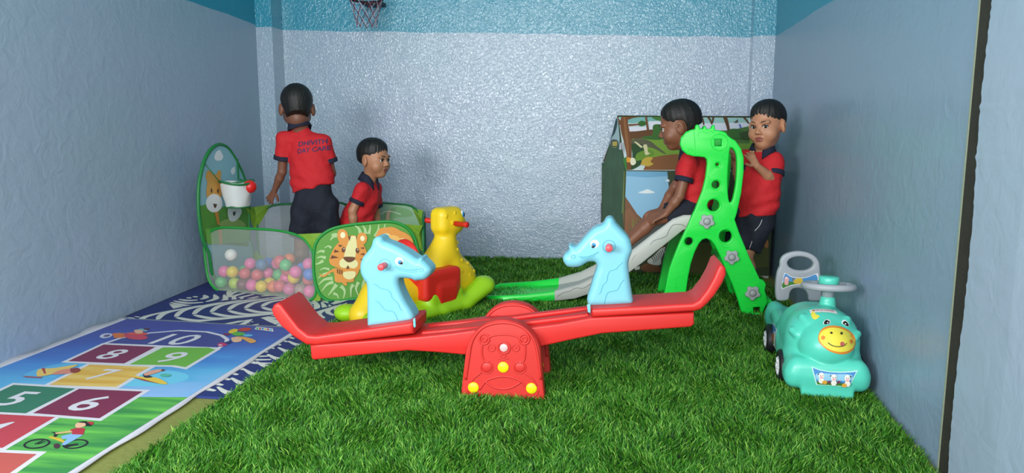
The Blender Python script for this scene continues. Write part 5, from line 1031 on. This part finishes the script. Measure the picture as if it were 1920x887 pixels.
def person(label, skin, head, neck, sh, el, wr, hd, chest, belly, pelvis, hip, knee, ank, toe, tf, hem, slv=(.62, .62), shw=.045, cw=(.098, .104), flat=.72, lo=None, hi=None, shortf=.72, group=None, lips='8f4f45', gaze=0.0, hairline=.045, sleeve_r=.044, nape=0.0, leg_r=(.05, .036, .024)):
    """all points are places in the room; tf is the way the chest faces"""
    root = thing('person', label, 'person', (pelvis.x, pelvis.y, 0)); tf = _n(tf); c = tuple
    hc_, hf, hu, s = head; hf = _n(hf); hx = hf.cross(V(hu)).normalized(); hz = hx.cross(hf).normalized(); M = Matrix((hx, hf, hz)).transposed()
    H = lambda x, y, z: tuple(V(hc_)+M@V((x*s, y*s, z*s))); R3 = lambda *r: tuple(q*s for q in r)
    allp = [V(hc_), neck, chest, pelvis]+list(sh)+list(el)+list(wr)+list(hip)+list(knee)+list(ank)
    lo = [min(p[i] for p in allp)-.15 for i in range(3)]; hi = [max(p[i] for p in allp)+.15 for i in range(3)]; lo[2] = max(lo[2], -.0); lo[2] = min(p[2] for p in allp)-.04
    F = Field(lo, hi, .0033)
    # torso under the clothes
    F.cone(c(sh[0]), c(sh[1]), .026, .026, .03); F.cone(c(chest), c(belly), .072, .07, .03, flat=(c(tf), .7)); F.cone(c(belly), c(pelvis), .068, .07, .03, flat=(c(tf), .75)); F.cone(c(neck), c(chest), .035, .065, .03, flat=(c(tf), .75))
    for i in (0, 1):
        F.cone(c(sh[i]), c(el[i]), .028, .0225, .012); m = el[i].lerp(wr[i], .35); F.cone(c(el[i]), c(m), .0225, .0225, .006); F.cone(c(m), c(wr[i]), .0225, .0145, .008)
        hand(F, wr[i], *hd[i])
        F.cone(c(hip[i]), c(knee[i]), leg_r[0], leg_r[1], .02); m = knee[i].lerp(ank[i], .3); F.cone(c(knee[i]), c(m), leg_r[1]-.003, leg_r[1]-.001, .01); F.cone(c(m), c(ank[i]), leg_r[1]-.001, leg_r[2]-.004, .01)
        t = V(toe[i]); t.z = 0; t.normalize(); dn = V((0, 0, -.018)); F.cone(c(ank[i]), c(ank[i]-t*.018+dn), .02, .017, .01); F.cone(c(ank[i]-t*.01+dn), c(ank[i]+t*.06+dn*1.25), .018, .015, .015); sd = V((-t.y, t.x, 0))
        for o in (-.012, -.004, .004, .012): F.cone(c(ank[i]+t*.05+dn*1.35+sd*o), c(ank[i]+t*.077+dn*1.5+sd*o*1.3), .0075, .006, .003)
    # neck and head
    F.cone(c(neck), H(0, -.022, -.05), .033, .034*s, .02)
    F.ell(H(0, -.014, .035), R3(.072, .088, .078), M, .01); F.ell(H(0, .016, -.03), R3(.060, .062, .064), M, .035); F.ell(H(0, .048, -.080), R3(.022, .018, .016), M, .03)
    for x in (-1, 1):
        F.ell(H(x*.036, .045, -.034), R3(.029, .027, .029), M, .02); F.ell(H(x*.028, .069, .018), R3(.022, .012, .008), M, .012)
        F.ell(H(x*.028, .084, -.001), R3(.016, .011, .0088), M, .008, 's')
        F.ell(H(x*.075, -.008, -.006), R3(.011, .020, .031), M@Matrix.Rotation(x*-.35, 3, 'Z'), .004); F.ell(H(x*.080, -.002, -.002), R3(.005, .009, .015), M, .004, 's'); F.ell(H(x*.078, -.002, .0), R3(.003, .005, .006), M, .003)
    F.cone(H(0, .070, .004), H(0, .088, -.024), .006*s, .0095*s, .010)
    for x in (-1, 1): F.ell(H(x*.0095, .082, -.029), R3(.0075, .009, .0065), M, .005); F.ell(H(x*.005, .090, -.0345), R3(.0035, .005, .003), M, .002, 's')
    F.ell(H(0, .074, -.050), R3(.021, .009, .0058), M, .005); F.ell(H(0, .072, -.0605), R3(.017, .009, .0062), M, .005); F.ell(H(0, .085, -.0555), R3(.022, .010, .0016), M, .003, 's')
    body = link('body', relax(F.mesh(), 1), [skin, mat('lips_'+lips, lips, .45, sss=.1)], root)
    paint(body, H(0, .082, -.0555), R3(.0205, .014, .0115), 1, M)
    if group: root['group'] = group
    # eyes, brows
    for x in (-1, 1):
        ec = V(H(x*.028, .0665, -.0005)); e = link('eye', bm_mesh(ball_bm(ec, .0115*s, 18, 12)), EYEW, body); gz = V(H(x*.028+gaze*.004, .0665+.0078, -.0005))
        link('iris', bm_mesh(ball_bm(ec.lerp(gz, .92)+M@V((0, .0005, 0)), (.0082*s, .0042*s, .0082*s), 14, 8, M)), EYEB, e)
        bp = [V(H(x*.012, .0815, .0175)), V(H(x*.026, .0825, .0225)), V(H(x*.041, .072, .0195)), V(H(x*.047, .064, .014))]; bm = tube_bm(smooth_path(bp, 4), [.0012+.0009*math.sin(math.pi*i/12) for i in range(13)], 6, flat=1.0); link('eyebrow', bm_mesh(bm), HAIR, body)
        lp = [V(H(x*.014, .0765, .0005)), V(H(x*.024, .0800, .0068)), V(H(x*.035, .0765, .0058)), V(H(x*.043, .068, .0))]; link('upper_eyelid', bm_mesh(tube_bm(smooth_path(lp, 4), .0017*s, 6)), mat('eyelid_dark', '2a1812', .6), body)
    # hair
    h = .0036; Hc = np.array(H(0, 0, .02)); Fh = Field(Hc-.13*s, Hc+.135*s, h)
    Fh.ell(H(0, -.015, .040), R3(.0765, .092, .081), M, .01); Fh.ell(H(0, -.03, .0), R3(.070, .078, .078), M, .02); Fh.ell(H(0, .016, .073), R3(.058, .050, .036), M, .02)
    Fh.ell(H(0, .095, hairline-.075), R3(.070, .068, .085), M, .006, 's'); Fh.box(H(0, .0, -.095-nape), R3(.15, .15, .045), .01, M@Matrix.Rotation(-.32, 3, 'X'), .006, 's')
    for x in (-1, 1): Fh.ell(H(x*.080, -.002, -.018), R3(.030, .033, .045), M, .006, 's'); Fh.ell(H(x*.075, .045, -.03), R3(.03, .03, .05), M, .006, 's')
    Mi = np.array(M).T
    def strands(P):
        q = (P-Hc)@Mi.T; a = np.arctan2(q[..., 0], q[..., 1]); return .0006*np.sin(a*38+q[..., 2]*60)*np.sin(q[..., 2]*90+a*9)+.0006*np.sin(a*17+2)+.0016*np.sin(a*27+q[..., 2]*25)*(q[..., 1] > .05)*(q[..., 2] < .07)+.0038*np.clip((q[..., 1]-.02)/.05, 0, 1)+.0075*np.clip((.025-q[..., 2])/.06, 0, 1)
    Fh.wobble(strands); link('hair', relax(Fh.mesh(), 1), HAIR, body)
    # polo shirt
    Fs = Field([l+.02 for l in lo], [q-.02 for q in hi], .0045); hp, hn = hem
    clips = [(hp, hn)]
    clipfn(Fs, sh[0], sh[1], .040, .040, .02, (tf, .85), clips); clipfn(Fs, neck.lerp(chest, .25), chest, .05, cw[0]*.9, .03, (tf, flat), clips); clipfn(Fs, chest, belly, cw[0], cw[1], .03, (tf, flat), clips); clipfn(Fs, belly, pelvis+(pelvis-belly)*.3, cw[1], cw[1]*.98, .03, (tf, flat), clips)
    for i in (0, 1):
        e = sh[i].lerp(el[i], slv[i]); ax = el[i]-sh[i]; clipfn(Fs, sh[i], e+_n(ax)*.03, .038, sleeve_r, .02, None, [(e, ax)])
    clipfn(Fs, neck-_n(chest-neck)*.05, neck-_n(chest-neck)*-.002, .036, .036, .008, None, [], 's')
    hx2 = tf.cross(V((0, 0, 1))).normalized(); o_ = np.array(c(belly)); u1, u2 = np.array(c(hx2)), np.array(c(tf))
    def folds(P):
        q = P-o_; a = q@u1; z = q[..., 2]; f = np.clip((.10-z)/.12, 0, 1); return f*(.0034*np.sin(a*55+z*48)+.0028*np.sin(z*110+a*30+q@u2*20))+.0013*np.sin(z*60+a*90)
    Fs.wobble(folds); shirt = link('polo_shirt', relax(Fs.mesh(), 2), SHIRT, root)
    for i in (0, 1):
        e = sh[i].lerp(el[i], slv[i]); ax = _n(el[i]-sh[i]); k = sleeve_r+.0015; link('sleeve_cuff', bm_mesh(lathe_bm(e-ax*.018, ax, [(k-.012, 0), (k-.001, .0), (k+.002, .003), (k+.002, .020), (k, .023), (k-.007, .023), (k-.010, .012)], 24)), NAVY, shirt)
    up = _n(neck-chest); fr = (tf-up*tf.dot(up)).normalized(); sd = fr.cross(up); nb_ = neck+up*.010
    cp = []
    for k in range(25):
        a = math.radians(-158+316*k/24); y = -math.cos(a); cp.append(nb_+sd*math.sin(a)*.046-fr*(-y*.0)+fr*(y*.043)*1.0+up*(.006*(-y)+.004)-up*(.030*max(0, (abs(math.degrees(a))-110)/48)**1.3))
    bm = bmesh.new()
    prof = [(-.005, .022), (.002, .022), (.009, .004), (.018, -.020), (.013, -.022), (.001, -.002)]
    rings = []
    for k, p in enumerate(cp):
        out = (p-nb_); out = (out-up*out.dot(up)).normalized(); rings.append([bm.verts.new(p+out*a+up*b) for a, b in prof])
    for P, Q in zip(rings, rings[1:]):
        for k in range(len(prof)): bm.faces.new((P[k], P[(k+1) % len(prof)], Q[(k+1) % len(prof)], Q[k]))
    bm.faces.new(rings[0]); bm.faces.new(rings[-1][::-1]); link('collar', bm_mesh(bm), NAVY, shirt)
    # shorts
    Fp_ = Field([l+.01 for l in lo], [q-.02 for q in hi], .005); top = _n(belly-pelvis); wp = pelvis+top*.09
    clipfn(Fp_, pelvis+top*.13, pelvis-top*.01, cw[1]*.84, cw[1]*.94, .03, (tf, flat*1.04), [(wp, top)])
    for i in (0, 1):
        e = hip[i].lerp(knee[i], shortf); ax = knee[i]-hip[i]; clipfn(Fp_, hip[i], e+_n(ax)*.03, leg_r[0]+.012, leg_r[0]+.010, .02, None, [(e, ax)])
    def folds2(P):
        q = P-np.array(c(pelvis)); a = q@u1; z = q[..., 2]; return .0028*np.sin(z*60+a*40)+.002*np.sin(a*95-z*30)
    Fp_.wobble(folds2); link('shorts', relax(Fp_.mesh(), 2), SHORT, root)
    return root, shirt
def P_(px, py, Y): return at(px, py, Y)
sk = lambda n, cc: mat(n, cc, .5, sss=.08, bump=.12, bscale=240, var=.06, vscale=14)
def back_text(shirt, lines, dirv, h=.024, U=(1, 0, .1)):
    vb = bvh_of(shirt)
    for t, ctr, w in lines: text_obj('shirt_text', shirt, t, TXT, ctr, U, (0, 0, 1), w, h, (0, -1, 0), bold=.022, bvh=vb, pdir=dirv, lift=.0015)
# standing in the pit, seen from behind
Y1 = 3.58
r1, s1 = person('boy in red polo and navy shorts standing in the ball pit with his back turned', sk('skin_1', '7a4f3c'), (P_(557, 204, Y1), (-.42, .9, -.12), (0, 0, 1), 1.06), P_(561, 238, Y1),
    [P_(533, 261, Y1-.02), P_(607, 267, Y1+.02)], [P_(529, 322, Y1-.0), P_(622, 325, Y1+.05)], [P_(515, 357, Y1+.03), P_(612, 352, Y1+.19)],
    [((-.55, .1, -.8), (.3, .9, -.2), (.8, -.1, -.5), 1.0, (.12, .15, .2, .25), .25), ((-.3, .8, .1), (0, 0, -1), (-1, 0, 0), 1.0)],
    P_(579, 290, Y1+.01), P_(585, 330, Y1+.01), P_(590, 378, Y1), [P_(570, 388, Y1), P_(611, 388, Y1+.01)], [P_(566, 458, Y1+.0), P_(616, 455, Y1+.03)], [P_(563, 522, Y1), P_(614, 520, Y1+.05)], [(-.3, .95, 0), (.1, 1, 0)],
    (-.12, 1, 0), (P_(583, 352, Y1), (.26, 0, -.96)), slv=(.60, .62), cw=(.105, .108), flat=.68, nape=.016, shortf=.8, leg_r=(.056, .04, .026))
back_text(s1, [('DHIVITH', P_(572, 268, 3.45), .136), ('DAY CARE', P_(574, 281, 3.45), .152)], (0, 1, 0), .0245, (1, 0, .12))
# crouching in the pit, facing right
Y2 = 3.74
r2, s2 = person('smiling boy in red polo leaning forward inside the ball pit, face in profile', sk('skin_2', 'b67f5e'), (P_(702, 299, Y2), (.93, -.34, -.03), (0, 0, 1), .97), P_(692, 339, Y2),
    [P_(702, 354, Y2+.08), P_(679, 357, Y2-.075)], [P_(705, 405, Y2+.12), P_(661, 395, Y2-.10)], [P_(712, 445, Y2+.12), P_(664, 435, Y2-.09)],
    [((.3, 0, -1), (0, -1, 0), (1, 0, 0), .95), ((.2, 0, -1), (0, 1, 0), (1, 0, 0), .95)],
    P_(686, 373, Y2), P_(672, 405, Y2), P_(659, 430, Y2), [P_(664, 436, Y2+.045), P_(662, 438, Y2-.045)], [P_(702, 452, Y2+.06), P_(700, 456, Y2-.07)], [P_(672, 508, Y2+.05), P_(668, 512, Y2-.06)], [(1, -.2, 0), (1, -.3, 0)],
    (.95, -.25, -.3), (P_(662, 425, Y2), (-.35, 0, -.9)), cw=(.080, .088), flat=.86, sleeve_r=.038, hairline=.040, leg_r=(.048, .035, .023), shortf=.7)
# sitting on top of the slide
Y3 = 3.42
r3, s3_ = person('boy in red polo sitting at the top of the grey chute, looking down it', sk('skin_3', '86563e'), (P_(1273, 237, Y3), (-.97, .12, -.22), (-.15, 0, 1), 1.02), P_(1291, 281, Y3),
    [P_(1291, 303, Y3-.075), P_(1301, 299, Y3+.085)], [P_(1274, 368, Y3-.10), P_(1264, 352, Y3+.12)], [P_(1248, 402, Y3-.09), P_(1238, 396, Y3+.06)],
    [((-.9, 0, -.45), (0, .3, -1), (0, 1, .3), 1.0), ((-1, 0, -.2), (0, 0, -1), (0, -1, .2), 1.0)],
    P_(1299, 322, Y3), P_(1303, 358, Y3), P_(1302, 390, Y3), [P_(1296, 394, Y3-.045), P_(1296, 394, Y3+.045)], [P_(1228, 410, Y3-.04), P_(1224, 407, Y3+.05)], [P_(1163, 470, Y3-.04), P_(1158, 468, Y3+.05)], [(-1, 0, 0), (-1, 0, 0)],
    (-.97, .1, 0), (P_(1298, 398, Y3), (.1, 0, -1)), cw=(.082, .085), flat=.92, sleeve_r=.040, slv=(.56, .56), hairline=.062, leg_r=(.045, .031, .022), shortf=.66)
back_text(s3_, [('DHIVITH', P_(1322, 310, 3.42)+V((.12, 0, 0)), .13), ('DAY CARE', P_(1322, 322, 3.42)+V((.12, 0, 0)), .14)], (-.75, .66, 0), .02, (.66, .75, 0))
# standing behind the slide, face towards the camera
Y4 = 3.43
r4, s4 = person('boy in red polo standing behind the slide on the right, one hand raised', sk('skin_4', 'b98262'), (P_(1438, 236, Y4), (-.62, -.78, -.06), (-.06, 0, 1), 1.0), P_(1429, 283, Y4+.01),
    [P_(1452, 303, Y4-.02), P_(1395, 298, Y4+.03)], [P_(1450, 338, Y4-.05), P_(1386, 335, Y4-.0)], [P_(1419, 311, Y4-.11), P_(1378, 302, Y4-.02)],
    [((-.55, -.25, .78), (-.6, -.5, 0), (-.8, -.2, -.2), 1.0, (.15, .2, .3, .4), .18), ((-.3, -.2, .9), (-1, 0, 0), (0, -1, 0), .95, (.9, .9, .9, .9))],
    P_(1425, 330, Y4), P_(1420, 368, Y4), P_(1412, 402, Y4+.01), [P_(1427, 412, Y4), P_(1397, 410, Y4+.02)], [P_(1397, 478, Y4-.02), P_(1376, 476, Y4)], [P_(1412, 554, Y4+.02), P_(1399, 553, Y4+.03)], [(.6, .8, 0), (.1, 1, 0)],
    (-.55, -.83, 0), (P_(1420, 402, Y4), (.05, 0, -1)), cw=(.094, .098), flat=.75, slv=(.7, .6), sleeve_r=.043, gaze=-.7, hairline=.045, leg_r=(.05, .036, .024), shortf=.85)
for nm, pts in (('piping', [(1429, 412), (1424, 423), (1415, 433)]), ('piping', [(1410, 452), (1406, 464), (1402, 474)])):
    pr_ = [V(at(x, y, Y4-.067)) for x, y in pts]; sh_ = [o for o in r4.children if o.name.startswith('shorts')][0]; vb = bvh_of(sh_); out = []
    for p in smooth_path(pr_, 4):
        h = vb.ray_cast(EYEP, (p-EYEP).normalized()); out.append(h[0] if h[0] else p)
    link(nm, bm_mesh(tube_bm(out, .0014, 6)), mat('white_piping', 'd8dade', .6), sh_)
